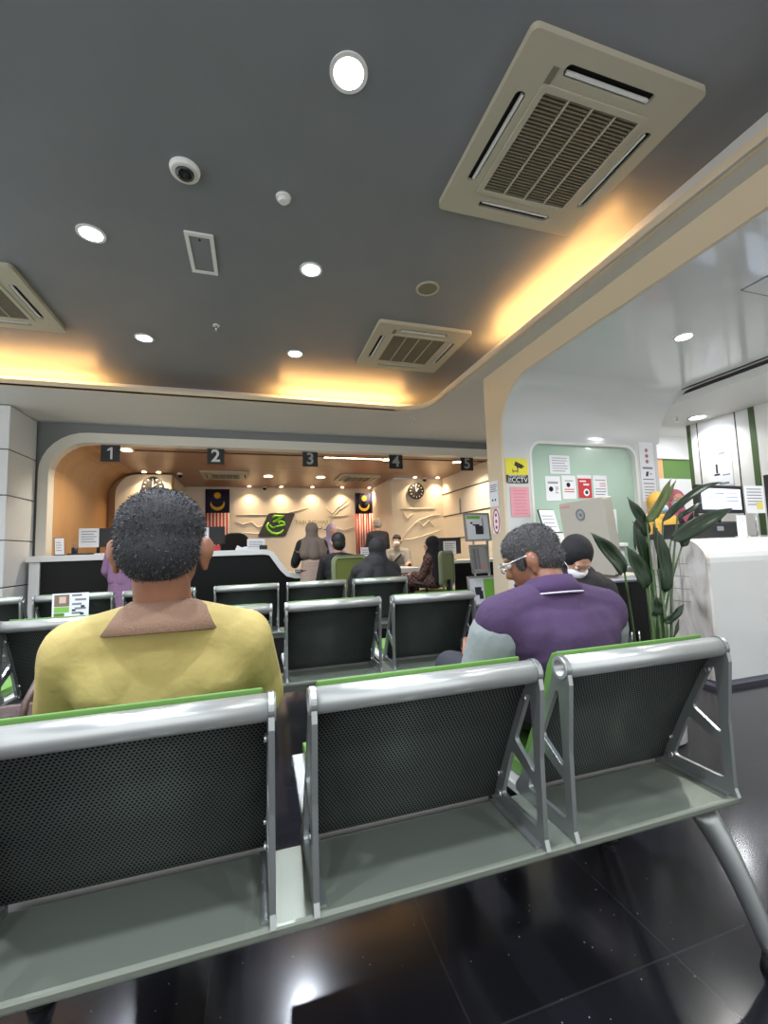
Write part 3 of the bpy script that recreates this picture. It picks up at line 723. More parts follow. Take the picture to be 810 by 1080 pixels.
MB().box((-.055,-.05,.0005),(.055,.05,.06)).build('body', m_blackm, o, bevel=.008); MB().box((-.04,-.02,.061),(.04,.03,.063)).build('display', m_ink, o)
o = empty('calculator', (.66,6.5,.801)); tag(o, 'grey desk calculator on the low white desk', 'calculator')
MB().box((-.07,-.09,.0005),(.07,.09,.025)).build('body', m_ink, o, bevel=.005); b = MB()
for i in range(4):
    for j in range(4): b.box((-.055+i*.03,-.075+j*.027,.0255),(-.034+i*.03,-.056+j*.027,.031))
b.build('key_pad', m_paper, o)
tag(MB().box((.62,6.72,.8015),(.86,6.92,.84)).build('paper_tray', m_ink, bevel=.006), 'grey paper tray on the low desk behind the calculator', 'tray')
tag(MB().prism(roundpoly([(-.10,0),(.10,0),(.06,.06),(-.05,.08)], .02), 0, .05, lambda u,v,d: (1.0+u,6.62+d,.8015+v)).build('desk_stapler', m_blackm), 'black stapler on the low desk right of the calculator', 'stapler')

# office chairs
def office_chair(x, y, rz, label, cloth, cat='chair', w=.46, high=False, z0=0):
    o = empty('office_chair', (x,y,0), rz); tag(o, label, cat)
    zb, h = (.68, .80) if high else (.56, .50)
    def bk(u, v): return .0 + .10*u*u/.05*.25 - .02*math.sin(v*PI)
    fr = lambda u, v, d: (u, -.22 + bk(u, (v-zb)/h) + d, v)
    outer = rrect(w, h, .09 if not high else .2, 8, 0, zb+h/2); inner = rrect(w-.07, h-.07, .06 if not high else .17, 8, 0, zb+h/2)
    MB().prism([outer, inner], -.018, .018, fr, smooth=False).build('back_frame', m_blackm if high else M('pale_green_plastic',(126,132,100),.5), o)
    MB().prism(inner, -.008, .012, fr).build('backrest', cloth, o)
    MB().prism(rrect(.48,.46,.08), .44, .50, fl).build('seat', cloth, o, bevel=.02)
    MB().box((-.03,-.27,.42),(.03,-.20,.66)).box((-.03,-.27,.42),(.03,.0,.445)).build('back_bracket', m_blackm, o)
    MB().cyl((0,0,.10),(0,0,.44),.028).build('gas_lift', m_blackm, o)
    for k in range(5):
        a = 2*PI*k/5; d = (math.cos(a), math.sin(a))
        L = MB().tube([(0,0,.10),(.16*d[0],.16*d[1],.085),(.29*d[0],.29*d[1],.07)], [.025,.022,.016], 8).build('leg', m_blackm, o)
        MB().cyl((.29*d[0]-.012,.29*d[1],.032),(.29*d[0]+.012,.29*d[1],.032),.031).build('caster', m_rubber, L)
    for s in (-1,1):
        MB().tube([(s*.25,-.02,.46),(s*.30,-.02,.60),(s*.31,.08,.62),(s*.31,.16,.62)], .015, 8).build('armrest', m_blackm, o)
    return o
office_chair(1.05,5.23,.22,'green mesh office chair turned away, under the seated person in black near counter 3',m_chairg)
office_chair(2.47,5.70,.7,'green mesh office chair under the plaid-dressed woman near counter 5',m_chairg)
office_chair(-.32,7.75,PI,'black rounded office chair back rising behind counter 2',m_bk,high=True,w=.50)

# ================================================================== PEOPLE
class Blob(MB):
    def cap(s, p0, p1, r0, r1=None, n=14):
        r1 = r0 if r1 is None else r1
        s.ell(p0, (r0,)*3, n=n); s.ell(p1, (r1,)*3, n=n)
        if (Vector(p1)-Vector(p0)).length > 1e-4: s.cyl(p0, p1, r0, r1, n=n)
        return s
    def chain(s, pts, rs):
        for i in range(len(pts)-1): s.cap(pts[i], pts[i+1], rs[i], rs[i+1])
        return s
    def grow(s, name, mats, parent, voxel=.008, smooth=6, zone=None, disp=None):
        me0 = bpy.data.meshes.new('tmp'); me0.from_pydata(s.v, [], s.f)
        bm = bmesh.new(); bm.from_mesh(me0); bmesh.ops.recalc_face_normals(bm, faces=bm.faces); bm.to_mesh(me0); bm.free()
        ob = bpy.data.objects.new('tmp', me0); COL.objects.link(ob)
        r = ob.modifiers.new('r', 'REMESH'); r.mode = 'VOXEL'; r.voxel_size = voxel
        if smooth: q = ob.modifiers.new('s', 'SMOOTH'); q.iterations = smooth; q.factor = .5
        dg = bpy.context.evaluated_depsgraph_get()
        me = bpy.data.meshes.new_from_object(ob.evaluated_get(dg)); me.name = name
        bpy.data.objects.remove(ob); bpy.data.meshes.remove(me0)
        me.materials.clear()
        for q in (mats if isinstance(mats, (list, tuple)) else [mats]): me.materials.append(q)
        if disp:
            for v in me.vertices: v.co = Vector(disp(v.co))
        for p in me.polygons:
            p.use_smooth = True
            p.material_index = zone(p.center) if zone else 0
        o = bpy.data.objects.new(name, me); COL.objects.link(o); o.parent = parent
        return o

def head_frame(yaw, pitch, roll=0):
    return Matrix.Rotation(yaw, 3, 'Z') @ Matrix.Rotation(-pitch, 3, 'X') @ Matrix.Rotation(roll, 3, 'Y')   # face looks along +Y; pitch > 0 bows
def add_head(b, c, R, s=1., ears=True, hw=1.):
    c = Vector(c); L = lambda x, y, z: c + R @ (Vector((x*hw,y,z))*s)
    b.ell(L(0,-.012,.025), (.076*s*hw,.098*s,.092*s), R); b.ell(L(0,.022,-.03), (.064*s*hw,.072*s,.085*s), R)
    b.ell(L(0,.05,-.085), (.040*s,.038*s,.028*s), R)                        # chin
    b.cap(L(0,.088,.005), L(0,.108,-.030), .010*s, .014*s); b.ell(L(0,.098,-.036), (.019*s,.012*s,.010*s), R)   # nose
    b.cap(L(-.04,.083,.028), L(.04,.083,.028), .011*s)                      # brow
    b.ell(L(0,.088,-.068), (.024*s,.012*s,.010*s), R)                       # lips
    if ears:
        for sx in (-1,1):
            b.ell(L(sx*.080,-.012,-.016), (.010*s,.024*s,.035*s), R @ rotm(0,0,sx*-.45)); b.ell(L(sx*.088,-.020,-.006), (.007*s,.020*s,.026*s), R @ rotm(0,0,sx*-.6)); b.ell(L(sx*.080,-.006,-.048), (.009*s,.011*s,.012*s), R)
def face_bits(parent, c, R, s=1., mouth=True, glasses=False):
    c = Vector(c); L = lambda x, y, z: c + R @ (Vector((x,y,z))*s)
    for sx in (-1,1):
        e = MB().ell(L(sx*.031,.079,.008), (.013*s,)*3, n=12).build('eye', m_eyew, parent)
        MB().ell(L(sx*.031,.0885,.008), (.0055*s,)*3, n=8).build('iris', m_iris, e)
    if mouth: MB().ell(L(0,.098,-.069), (.022*s,.006*s,.007*s), R, n=12).build('mouth', m_lips, parent)
    if glasses:
        g = MB()
        for sx in (-1,1):
            g.tube([L(sx*.033+.026*math.cos(t), .110, .006+.020*math.sin(t)) for t in [2*PI*k/16 for k in range(17)]], .0022, 6)
            g.tube([L(sx*.060,.108,.010), L(sx*.078,.09,.012), L(sx*.088,.0,.012), L(sx*.090,-.03,-.006)], .0024, 6)
        g.tube([L(-.008,.112,.010), L(.008,.112,.010)], .002, 6); g.build('glasses', m_chrome, parent)
def add_hand(b, w, d, n, side=1, curl=.5, s=1.):
    """w wrist, d direction of the palm, n palm normal (side the fingers close towards)"""
    w, d, n = Vector(w), Vector(d).normalized(), Vector(n); n = (n - d*n.dot(d)).normalized(); u = d.cross(n) * side
    R = Matrix((u, d, n)).transposed()
    b.ell(w + d*.048*s, (.041*s,.052*s,.016*s), R)
    for k, (o, l) in enumerate(((-.030,.036),(-.010,.042),(.010,.039),(.028,.030))):
        base = w + d*.085*s + u*o*s; p = [w + d*.05*s + u*o*.8*s, base]; a = 0; cur = base
        for j, f in enumerate((1.,.75,.6)):
            a += curl*(.5+.25*j); dd = d*math.cos(a) + n*math.sin(a); cur = cur + dd*l*f*s; p.append(cur)
        b.chain(p, [.0095*s,.0092*s,.0085*s,.0078*s,.0068*s])
    t0 = w + d*.022*s - u*.030*s; t1 = t0 + (d*.7 - u*.7 + n*.3).normalized()*.038*s; t2 = t1 + (d*.95 - u*.1 + n*.35).normalized()*.030*s
    b.chain([t0, t1, t2], [.014*s,.0105*s,.008*s])

def person(loc, rz, label, P, skin, clothes, voxel=.01, s=1., group=None):
    """P: joint dict in local metres (x right, y forward, z up). clothes: list of callables adding child meshes"""
    root = empty('person', loc, rz); tag(root, label, 'person', group)
    b = Blob(); R = head_frame(P.get('hyaw',0), P.get('hpitch',0), P.get('hroll',0)); hc = Vector(P['head'])
    add_head(b, hc, R, P.get('hs',1.), P.get('ears',True), P.get('hw',1.))
    pel, ch, nk = Vector(P['pelvis']), Vector(P['chest']), Vector(P['neck'])
    bw = P.get('bw',1.)
    b.chain([nk - (nk-ch)*.15, hc + R @ Vector((0,-.015,-.06))], [.062*bw if bw < 1.1 else .066, .058])
    up = (nk-pel).normalized()
    b.ell(pel, (.155*bw,.115*bw,.11)); b.ell(pel.lerp(ch,.55), (.14*bw,.105*bw,.17)); b.ell(ch, (.158*bw,.112*bw,.17))
    for sd in ('L','R'):
        sh, el, wr = Vector(P['sh'+sd]), Vector(P['el'+sd]), Vector(P['wr'+sd]); hp, kn, an = Vector(P['hip'+sd]), Vector(P['kn'+sd]), Vector(P['an'+sd])
        b.chain([nk, sh], [.055,.052*bw]); b.chain([sh, el, wr], [.050*bw,.040,.027])
        b.chain([ch + (sh-ch)*.5, sh], [.09*bw,.05])
        b.chain([hp, kn, an], [.082*bw,.056,.040])
        toe = an + Vector(P.get('toe'+sd,(0,.15,-.04))); b.chain([an + Vector((0,-.03,-.035)), toe], [.036,.028])
        sdn = 1 if sd == 'R' else -1
        add_hand(b, wr, P.get('hd'+sd, wr-el), P.get('hn'+sd,(0,0,-1)), sdn, P.get('curl',.45))
    b.grow('body', skin, root, voxel, 5)
    face_bits(root, hc, R, P.get('hs',1.), not P.get('mask',False), P.get('glasses',False))
    for c in clothes: c(root, P, R, hc)
    return root

def torso_blob(P, g, bw, sleeve=.62, low=None, belly=0.):
    b = Blob(); pel, ch, nk = Vector(P['pelvis']), Vector(P['chest']), Vector(P['neck'])
    b.ell(pel + Vector((0,0,.03)), (.158*bw+g,.118*bw+g+belly*.5,.12+g)); b.ell(pel.lerp(ch,.5), (.145*bw+g,.112*bw+g+belly,.18)); b.ell(ch, (.162*bw+g,.118*bw+g,.17+g))
    b.chain([nk - Vector((0,0,.01)), nk - (nk-ch)*.4], [.062+g,.09+g])
    for sd in ('L','R'):
        sh, el, wr = Vector(P['sh'+sd]), Vector(P['el'+sd]), Vector(P['wr'+sd])
        b.chain([nk - Vector((0,0,.02)), sh], [.060+g,.055*bw+g]); b.chain([ch+(sh-ch)*.5, sh], [.092*bw+g,.054*bw+g])
        if sleeve <= 1: b.chain([sh, sh.lerp(el, sleeve)], [.056*bw+g,.056*bw+g])
        else: b.chain([sh, el, el.lerp(wr, sleeve-1)], [.056*bw+g,.048+g,.040+g])
    return b
def shirt(mat, g=.010, bw=1., sleeve=.62, name='shirt', vox=.009, belly=0., disp=None, zone=None, smooth=7):
    def f(root, P, R, hc):
        b = torso_blob(P, g, bw, sleeve, None, belly); mats = mat if isinstance(mat, list) else [mat]
        b.grow(name, mats, root, vox, smooth, (lambda c: zone(c, P)) if zone else None, disp)
    return f
def trousers(mat, g=.012, bw=1., vox=.010):
    def f(root, P, R, hc):
        b = Blob(); pel = Vector(P['pelvis']); b.ell(pel + Vector((0,0,-.01)), (.158*bw+g,.118*bw+g,.10))
        for sd in ('L','R'): b.chain([P['hip'+sd], P['kn'+sd], Vector(P['an'+sd])+Vector((0,0,.03))], [.084*bw+g,.060+g,.050+g])
        b.grow('trousers', mat, root, vox, 6)
    return f
def shoes(mat):
    def f(root, P, R, hc):
        for sd in ('L','R'):
            an = Vector(P['an'+sd]); toe = an + Vector(P.get('toe'+sd,(0,.15,-.04))); z0 = an.z - .085
            b = Blob(); b.chain([an+Vector((0,-.035,-.035)), toe], [.046,.036]); b.chain([an, an+Vector((0,-.02,-.03))], [.046,.046])
            b.grow('shoe', mat, root, .008, 4)
    return f
def skirt(mat, z1, r0, r1, name='skirt', sit=False):
    def f(root, P, R, hc):
        b = Blob(); pel = Vector(P['pelvis'])
        if sit:
            for sd in ('L','R'): b.chain([P['hip'+sd], P['kn'+sd], Vector(P['an'+sd])+Vector((0,0,.06))], [.115,.095,.09])
            b.chain([P['knL'], P['knR']], [.08,.08]); b.chain([Vector(P['anL'])+Vector((0,0,.08)), Vector(P['anR'])+Vector((0,0,.08))], [.08,.08]); b.ell(pel, (.19,.15,.13))
        else:
            n = 22
            for k in range(n):
                z = pel.z + .15 + (z1-pel.z-.15)*k/(n-1); r = r0+(r1-r0)*k/(n-1); b.ell((pel.x,pel.y,z), (r,r*.8,.07))
        def dp(c):
            a = math.atan2(c.y-pel.y, c.x-pel.x); k = .012*math.sin(a*11)*max(0,min(1,(pel.z-c.z)/.5)) if not sit else 0
            return (c.x+math.cos(a)*k, c.y+math.sin(a)*k, c.z)
        b.grow(name, mat, root, .012, 5, None, dp)
    return f
def hijab(mat, drop=.34, wide=1., back=.018, peak=0., vox=.010):
    def f(root, P, R, hc):
        b = Blob(); nk, ch = Vector(P['neck']), Vector(P['chest']); hs = P.get('hs',1.)
        L = lambda x,y,z: hc + R @ (Vector((x,y,z))*hs)
        b.ell(L(0,-.012-back,.028), (.094*hs,.112*hs,.106*hs), R); b.ell(L(0,-.02-back,-.05), (.090*hs,.098*hs,.10*hs), R)
        b.ell(L(0,.012,-.118), (.080*hs,.082*hs,.055*hs), R)
        b.chain([L(0,-.02,-.10), nk], [.092*hs,.11*wide])
        for sx in (-1,1):
            sh = Vector(P['shL' if sx < 0 else 'shR'])
            b.chain([nk, nk.lerp(sh,.85)], [.10,.072*wide])
            b.chain([nk+Vector((sx*.08,-.05,-.04)), ch+Vector((sx*.10*wide,-.07,.12-drop))], [.09,.075*wide]); b.chain([nk+Vector((sx*.06,.05,-.04)), ch+Vector((sx*.08*wide,.085,.14-drop*.8))], [.085,.06*wide])
            b.chain([nk.lerp(sh,.85), Vector((sh.x, sh.y, sh.z)).lerp(Vector(P['elL' if sx < 0 else 'elR']), .35*wide)], [.072*wide,.068*wide])
        b.chain([nk+Vector((0,-.06,-.04)), ch+Vector((0,-.085,.10-drop))], [.10,.09*wide])
        b.grow('headscarf', mat, root, vox, 6)
    return f
def facemask(mat):
    def f(root, P, R, hc):
        hs = P.get('hs',1.); L = lambda x,y,z: hc + R @ (Vector((x,y,z))*hs)
        b = Blob(); b.ell(L(0,.058,-.052), (.062*hs,.058*hs,.048*hs), R); b.cap(L(0,.105,-.022), L(0,.10,-.06), .016*hs)
        b.grow('face_mask', mat, root, .007, 4)
        g = MB()
        for sx in (-1,1): g.tube([L(sx*.058,.06,-.03), L(sx*.082,.0,-.012)], .002, 6)
        g.build('mask_strap', mat, root)
    return f
def hair(mat, prims, vox=.007, smooth=3, name='hair', jag=.0012):
    def f(root, P, R, hc):
        b = Blob(); hs = P.get('hs',1.)
        for c, r in prims: b.ell(hc + R @ (Vector(c)*hs), (r[0]*hs*P.get('hw',1.),r[1]*hs,r[2]*hs), R, n=24)
        rnd = random.Random(3)
        b.grow(name, mat, root, vox, smooth, None, lambda c: (c.x+rnd.uniform(-jag,jag), c.y+rnd.uniform(-jag,jag), c.z+rnd.uniform(-jag,jag)))
    return f
SHORT = [((0,-.022,.038),(.081,.098,.088)), ((0,-.045,-.005),(.075,.074,.075)), ((0,.0,.05),(.077,.093,.075))]

def sit(head, neck, chest, pelvis, sx=.2, **k):
    px, py, pz = pelvis; cx, cy, cz = chest; nx, ny, nz = neck
    P = dict(head=head, neck=neck, chest=chest, pelvis=pelvis,
        shL=(nx-sx,ny+.01,nz-.055), shR=(nx+sx,ny+.01,nz-.055), elL=(nx-sx-.03,cy+.14,cz-.13), elR=(nx+sx+.03,cy+.14,cz-.13),
        wrL=(px-.13,py+.30,pz+.09), wrR=(px+.13,py+.30,pz+.09), hdL=(.2,1,-.1), hdR=(-.2,1,-.1),
        hipL=(px-.09,py+.03,pz-.01), hipR=(px+.09,py+.03,pz-.01), knL=(px-.13,py+.44,pz-.0), knR=(px+.13,py+.44,pz-.0),
        anL=(px-.13,py+.46,.09), anR=(px+.13,py+.46,.09))
    P.update(k); return P
def stand(h=1.6, lean=0., **k):
    q = h/1.7
    P = dict(head=(0,lean+.03,1.585*q), neck=(0,lean,1.42*q), chest=(0,lean*.7,1.22*q), pelvis=(0,0,.92*q),
        shL=(-.17*q,lean,1.375*q), shR=(.17*q,lean,1.375*q), elL=(-.23*q,.03,1.10*q), elR=(.23*q,.03,1.10*q), wrL=(-.20*q,.20,.98*q), wrR=(.20*q,.20,.98*q),
        hdL=(.1,1,0), hdR=(-.1,1,0), hipL=(-.085,0,.88*q), hipR=(.085,0,.88*q), knL=(-.09,.02,.48*q), knR=(.09,.02,.48*q), anL=(-.09,0,.088), anR=(.09,0,.088))
    P.update(k); return P

def fuzz(root, n, ln, mats, seed=1):
    """short bristles standing on the hair shell, in the same mesh"""
    o = [c for c in kids(root) if c.name.startswith('hair')][0]; me = o.data; rn = random.Random(seed)
    vs = [v.co.copy() for v in me.vertices]; fs = [tuple(p.vertices) for p in me.polygons]; mi = [0]*len(fs)
    ps = [(p.center.copy(), p.normal.copy()) for p in me.polygons]
    for k in range(n):
        c, nn = rn.choice(ps); c = c + Vector((rn.uniform(-.004,.004), rn.uniform(-.004,.004), rn.uniform(-.004,.004)))
        d = (nn + Vector((rn.uniform(-.5,.5), rn.uniform(-.5,.5), -.45+rn.uniform(-.3,.3)))).normalized(); u = d.cross(Vector((rn.uniform(-1,1),rn.uniform(-1,1),rn.uniform(-1,1)))).normalized()
        b = len(vs); c = c - nn*.003; vs += [c - u*.0009, c + u*.0009, c + d*ln*rn.uniform(.6,1.2)]; fs.append((b, b+1, b+2)); mi.append(1 + (rn.random() < .28))
    m2 = bpy.data.meshes.new('hair'); m2.from_pydata(vs, [], fs)
    for q in [me.materials[0]] + mats: m2.materials.append(q)
    m2.polygons.foreach_set('material_index', mi); m2.polygons.foreach_set('use_smooth', [i == 0 for i in mi]); o.data = m2
hb1 = M('black_bristle', (26,26,28), .7); hb2 = M('grey_bristle', (92,92,94), .6); hb3 = M('dark_grey_bristle', (48,47,48), .7); hb4 = M('silver_bristle', (122,120,120), .6)
# --- man in yellow, back to us, on the left seat of the nearest bench
def ring_collar(nk, rows, n=44, fl=.03):
    b = MB(); vs = []
    for r, zb, zf in rows:
        for k in range(n):
            t = 2*PI*k/n; yy = math.sin(t); xx = math.cos(t); m = (1-yy)/2
            vs.append(nk + Vector((xx*r, yy*r*.92 - .004, zb*m + zf*(1-m))))
    b.add(vs, [(j*n+k, j*n+(k+1)%n, (j+1)*n+(k+1)%n, (j+1)*n+k) for j in range(len(rows)-1) for k in range(n)], 0, True)
    return b
def ycollar(root, P, R, hc):
    ring_collar(Vector(P['neck']), ((.066,.040,.015),(.072,.046,.018),(.088,.034,.006),(.108,.008,-.02),(.126,-.016,-.05))).build('collar', m_ycol, root, solid=.006)
def wrinkle_y(c):
    w = .005*math.sin(c.z*44 + c.x*9 + 2*math.sin(c.x*14)) * max(0, min(1, (.93-c.z)*5)) + .005*math.sin(c.x*42 - c.z*30)*max(0,min(1,(abs(c.x)-.1)*8))
    return (c.x, c.y - w, c.z)
Py = sit((-.004,-.005,1.140), (0,.015,.980), (0,.06,.79), (0,.22,.590), sx=.180, hpitch=.06, bw=1.0, hs=1.02, hw=1.10,
         shL=(-.178,.025,.918), shR=(.168,.025,.918),
         elL=(-.245,.19,.70), elR=(.215,.20,.69), toeL=(0,.15,-.045), toeR=(0,.15,-.045))
man = person((-.195,1.083,0), 0, 'man in a yellow polo shirt with brown collar and short greying hair, seen from behind', Py, m_skin,
    [shirt(m_ysh, .012, 1.02, .75, vox=.008, belly=.01, disp=wrinkle_y), ycollar, trousers(m_trous, bw=1.05), shoes(m_shoe), hair(m_hair, SHORT + [((0,-.055,-.030),(.062,.05,.040))])], voxel=.0065)
fuzz(man, 20000, .007, [hb1, hb2])
# --- man in purple, hunched, head turned to the left
def pcollar(root, P, R, hc):
    nk = Vector(P['neck']) + Vector((0,.012,0))
    ring_collar(nk, ((.066,.058,.02),(.074,.062,.022),(.092,.036,.0),(.104,.014,-.02))).build('collar', m_pcol, root, solid=.005)
    ring_collar(nk, ((.1035,.0140,-.019),(.1060,.0095,-.0235))).build('collar_stripe', m_piping, root, solid=.005)
def wrinkle_p(c):
    w = .005*math.sin(c.z*30 - c.x*24) * max(0, min(1, (.98-c.z)*4))
    return (c.x, c.y - w, c.z)
Pp = sit((-.015,.12,1.070), (.0,.05,.960), (.01,.04,.78), (.04,.20,.590), sx=.205, hyaw=.75, hpitch=.40, bw=1.10, hs=.90,
         shL=(-.192,.05,.890), shR=(.200,.05,.890), glasses=True,
         elL=(-.245,.10,.66), elR=(.25,.14,.66), wrL=(-.10,.42,.68), wrR=(.14,.42,.68), hdL=(.5,1,.1), hdR=(-.5,1,.1), hnL=(0,-.3,1), hnR=(0,-.3,1), toeL=(0,.15,-.045), toeR=(0,.15,-.045))
def psleeve(root, P, R, hc):
    for sd in ('L','R'):
        sh, el = Vector(P['sh'+sd]), Vector(P['el'+sd]); b = Blob(); b.chain([sh.lerp(el,.22), sh.lerp(el,.98)], [.0835,.079])
        o = b.grow('sleeve', m_psl, root, .008, 5)
        r = MB(); d = (el-sh).normalized(); c = sh.lerp(el,1.22); 
        r.pipe(sh.lerp(el,1.16), sh.lerp(el,1.20), .079, .070, 24); r.build('cuff', m_pcol, o)
man2 = person((.918,1.13,0), 0, 'man in a purple polo shirt with grey sleeves and glasses, hunched with head turned left', Pp, m_skin,
    [shirt(m_psh, .014, 1.12, .12, vox=.008, belly=.01, disp=wrinkle_p), psleeve, pcollar, trousers(m_trous, bw=1.15), shoes(m_shoe), hair(m_hair2, SHORT + [((0,-.052,-.03),(.064,.052,.045)), ((-.060,.03,.0),(.02,.02,.035)), ((.060,.03,.0),(.02,.02,.035))])], voxel=.0065)
fuzz(man2, 18000, .0075, [hb3, hb4], 2)
ph = empty('mobile_phone', (.948,1.64,.75)); tag(ph, 'black mobile phone held by the purple-shirted man', 'phone')
MB().prism(rrect(.074,.155,.012), 0, .009, fl).build('body', m_blackm, ph, bevel=.002); MB().prism(rrect(.066,.143,.008), .0095, .0105, fl).build('screen', m_screen, ph)

# --- woman in black scarf bowed over, beyond the purple man
Pw = sit((0,.13,1.03), (0,.06,.90), (0,.04,.74), (0,-.02,.60), sx=.13, elL=(-.17,.16,.62), elR=(.17,.16,.62), wrL=(-.06,.30,.70), wrR=(.06,.30,.70), hpitch=.85, hyaw=.45, hs=.95, ears=False, mask=True)
person((1.865,2.14,0), PI-.7, 'woman in black headscarf and white face mask bowed forward beside the plant', Pw, m_skinl,
    [shirt(m_bk, .02, .95, 1.85, 'robe'), skirt(m_bk, 0,0,0,'skirt',True), hijab(m_bk,.30), facemask(m_mask), shoes(m_shoe)])
o = empty('padded_stool', (1.84,2.15,0)); tag(o, 'low black padded stool under the bowed woman in black', 'stool')
MB().prism(rrect(.34,.34,.05), .36, .425, fl).build('cushion', m_blackm, o, bevel=.015)
for sx in (-1,1):
    for sy in (-1,1): MB().cyl((sx*.14,sy*.13,0),(sx*.13,sy*.12,.36),.016).build('leg', m_chrome, o)

# --- customers and staff at the counters
brown = M('brown_headscarf_cloth', (112,98,88), .85, bump=(9,.4,.02)); taupe = M('taupe_skirt_cloth', (164,142,128), .85); lilac = M('lilac_headscarf_cloth', (172,156,184), .85); mauve = M('mauve_dress_cloth', (136,102,134), .85)
greyj = M('grey_jacket_cloth', (150,146,138), .85); suitm = M('dark_suit_cloth', (34,36,44), .8); silv = M('silver_grey_hair', (150,142,134), .8)
person((.793,6.06,0), .08, 'woman standing at the low desk in a brown headscarf and long pale taupe skirt', stand(1.50, .05, elL=(-.22,.14,.98), wrL=(-.20,.34,.92), ears=False), m_skinl,
    [shirt(m_bk,.02,1.,1.8,'blouse'), skirt(taupe,.06,.17,.24), hijab(brown,.12,1.1), shoes(m_shoe)])
person((1.01,5.22,0), .15, 'person with short black hair in dark clothes seated with back turned at counter 3', sit((0,.06,1.215), (0,.03,1.05), (0,.03,.86), (0,.0,.66), sx=.17, anL=(-.12,.43,.09), anR=(.12,.43,.09)), m_skinl,
    [shirt(m_bk,.015,1.05,1.8,'jacket'), trousers(m_trous), shoes(m_shoe), hair(m_hairb, [((0,-.03,.035),(.088,.10,.098)),((0,-.055,-.02),(.082,.075,.085))])])
person((1.28,7.35,0), PI+.2, 'counter clerk in a lilac headscarf behind the low desk', stand(1.56, .02, ears=False), m_skinl,
    [shirt(lilac,.02,1.,1.8,'tunic'), skirt(lilac,.1,.17,.2), hijab(lilac,.34), shoes(m_shoe)])
person((1.215,4.255,0), 0, 'woman in a wide black headscarf seated on the third-row bench, back turned', sit((.02,.08,1.105), (.0,.03,.94), (0,.05,.78), (0,.22,.625), sx=.19, ears=False, hs=1.03, anL=(-.1,.58,.09), anR=(.1,.58,.09), knL=(-.11,.56,.60), knR=(.11,.56,.60)), m_skinl,
    [shirt(m_bk,.02,1.1,1.85,'robe'), skirt(m_bk,0,0,0,'skirt',True), hijab(m_bk,.10,1.35,.02), shoes(m_shoe)])
person((2.375,8.2,0), .3, 'man in a dark suit with silver hair standing behind the counters near the right flag', stand(1.72), m_skinl,
    [shirt(suitm,.018,1.1,1.9,'jacket'), trousers(suitm), shoes(m_shoe), hair(silv, SHORT)])
pm = person((2.58,7.62,0), PI-.5, 'clerk in a grey jacket and white face mask facing us from counter 4', sit((0,.03,1.255), (0,.0,1.09), (0,-.02,.90), (0,0,.60), sx=.18, mask=True, wrL=(-.26,.32,.86), wrR=(.15,.34,.86)), m_skinl,
    [shirt(greyj,.015,1.05,1.9,'jacket'), trousers(suitm), shoes(m_shoe), facemask(m_mask), hair(m_hairb, SHORT)])
MB().tube([(-.13,-.02,1.06),(-.06,.13,.98),(.05,.15,.86),(.15,.11,.72)], .016, 8).build('bag_strap', m_bk, pm)
person((2.50,5.72,0), .8, 'woman in black headscarf and plaid dress seated in profile at counter 5', sit((0,.05,1.155), (0,.02,.995), (0,.0,.83), (0,0,.65), sx=.16, ears=False), m_skinl,
    [shirt(m_plaid,.016,1.,1.8,'blouse'), skirt(m_plaid,0,0,0,'skirt',True), hijab(m_bk,.30), shoes(m_shoe)])
person((-1.53,6.02,0), 0, 'person in a mauve dress at counter 1, mostly hidden behind the yellow-shirted man', stand(1.48, .03, ears=False), m_skinl,
    [shirt(mauve,.02,1.,1.8,'blouse'), skirt(mauve,.06,.17,.24), hijab(mauve,.34), shoes(m_shoe)])
pinks = M('rose_headscarf_cloth', (176,94,116), .85); mustard = M('mustard_headscarf_cloth', (206,160,70), .85)
person((4.50,3.58,0), PI-.5, 'woman in a rose headscarf and blue face mask behind the gloss white counter', stand(1.66, .0, ears=False, mask=True, elL=(-.20,.06,1.06), elR=(.20,.06,1.06), wrL=(-.08,.16,1.14), wrR=(.08,.16,1.14), hdL=(1,.3,.1), hdR=(-1,.3,.1), hnL=(0,1,0), hnR=(0,1,0)), m_skinl,
    [shirt(m_bk,.018,1.,1.8,'tunic'), skirt(m_bk,.1,.17,.2), hijab(pinks,.26), facemask(m_maskb), shoes(m_shoe)])
person((3.90,3.29,0), PI-.5, 'woman in a mustard headscarf and blue face mask behind the plant', stand(1.58, .0, ears=False, mask=True, elL=(-.20,.06,1.06), elR=(.20,.06,1.06), wrL=(-.08,.16,1.14), wrR=(.08,.16,1.14), hdL=(1,.3,.1), hdR=(-1,.3,.1), hnL=(0,1,0), hnR=(0,1,0)), m_skinl,
    [shirt(m_bk,.018,1.,1.8,'tunic'), skirt(m_bk,.1,.17,.2), hijab(mustard,.26), facemask(m_maskb), shoes(m_shoe)])

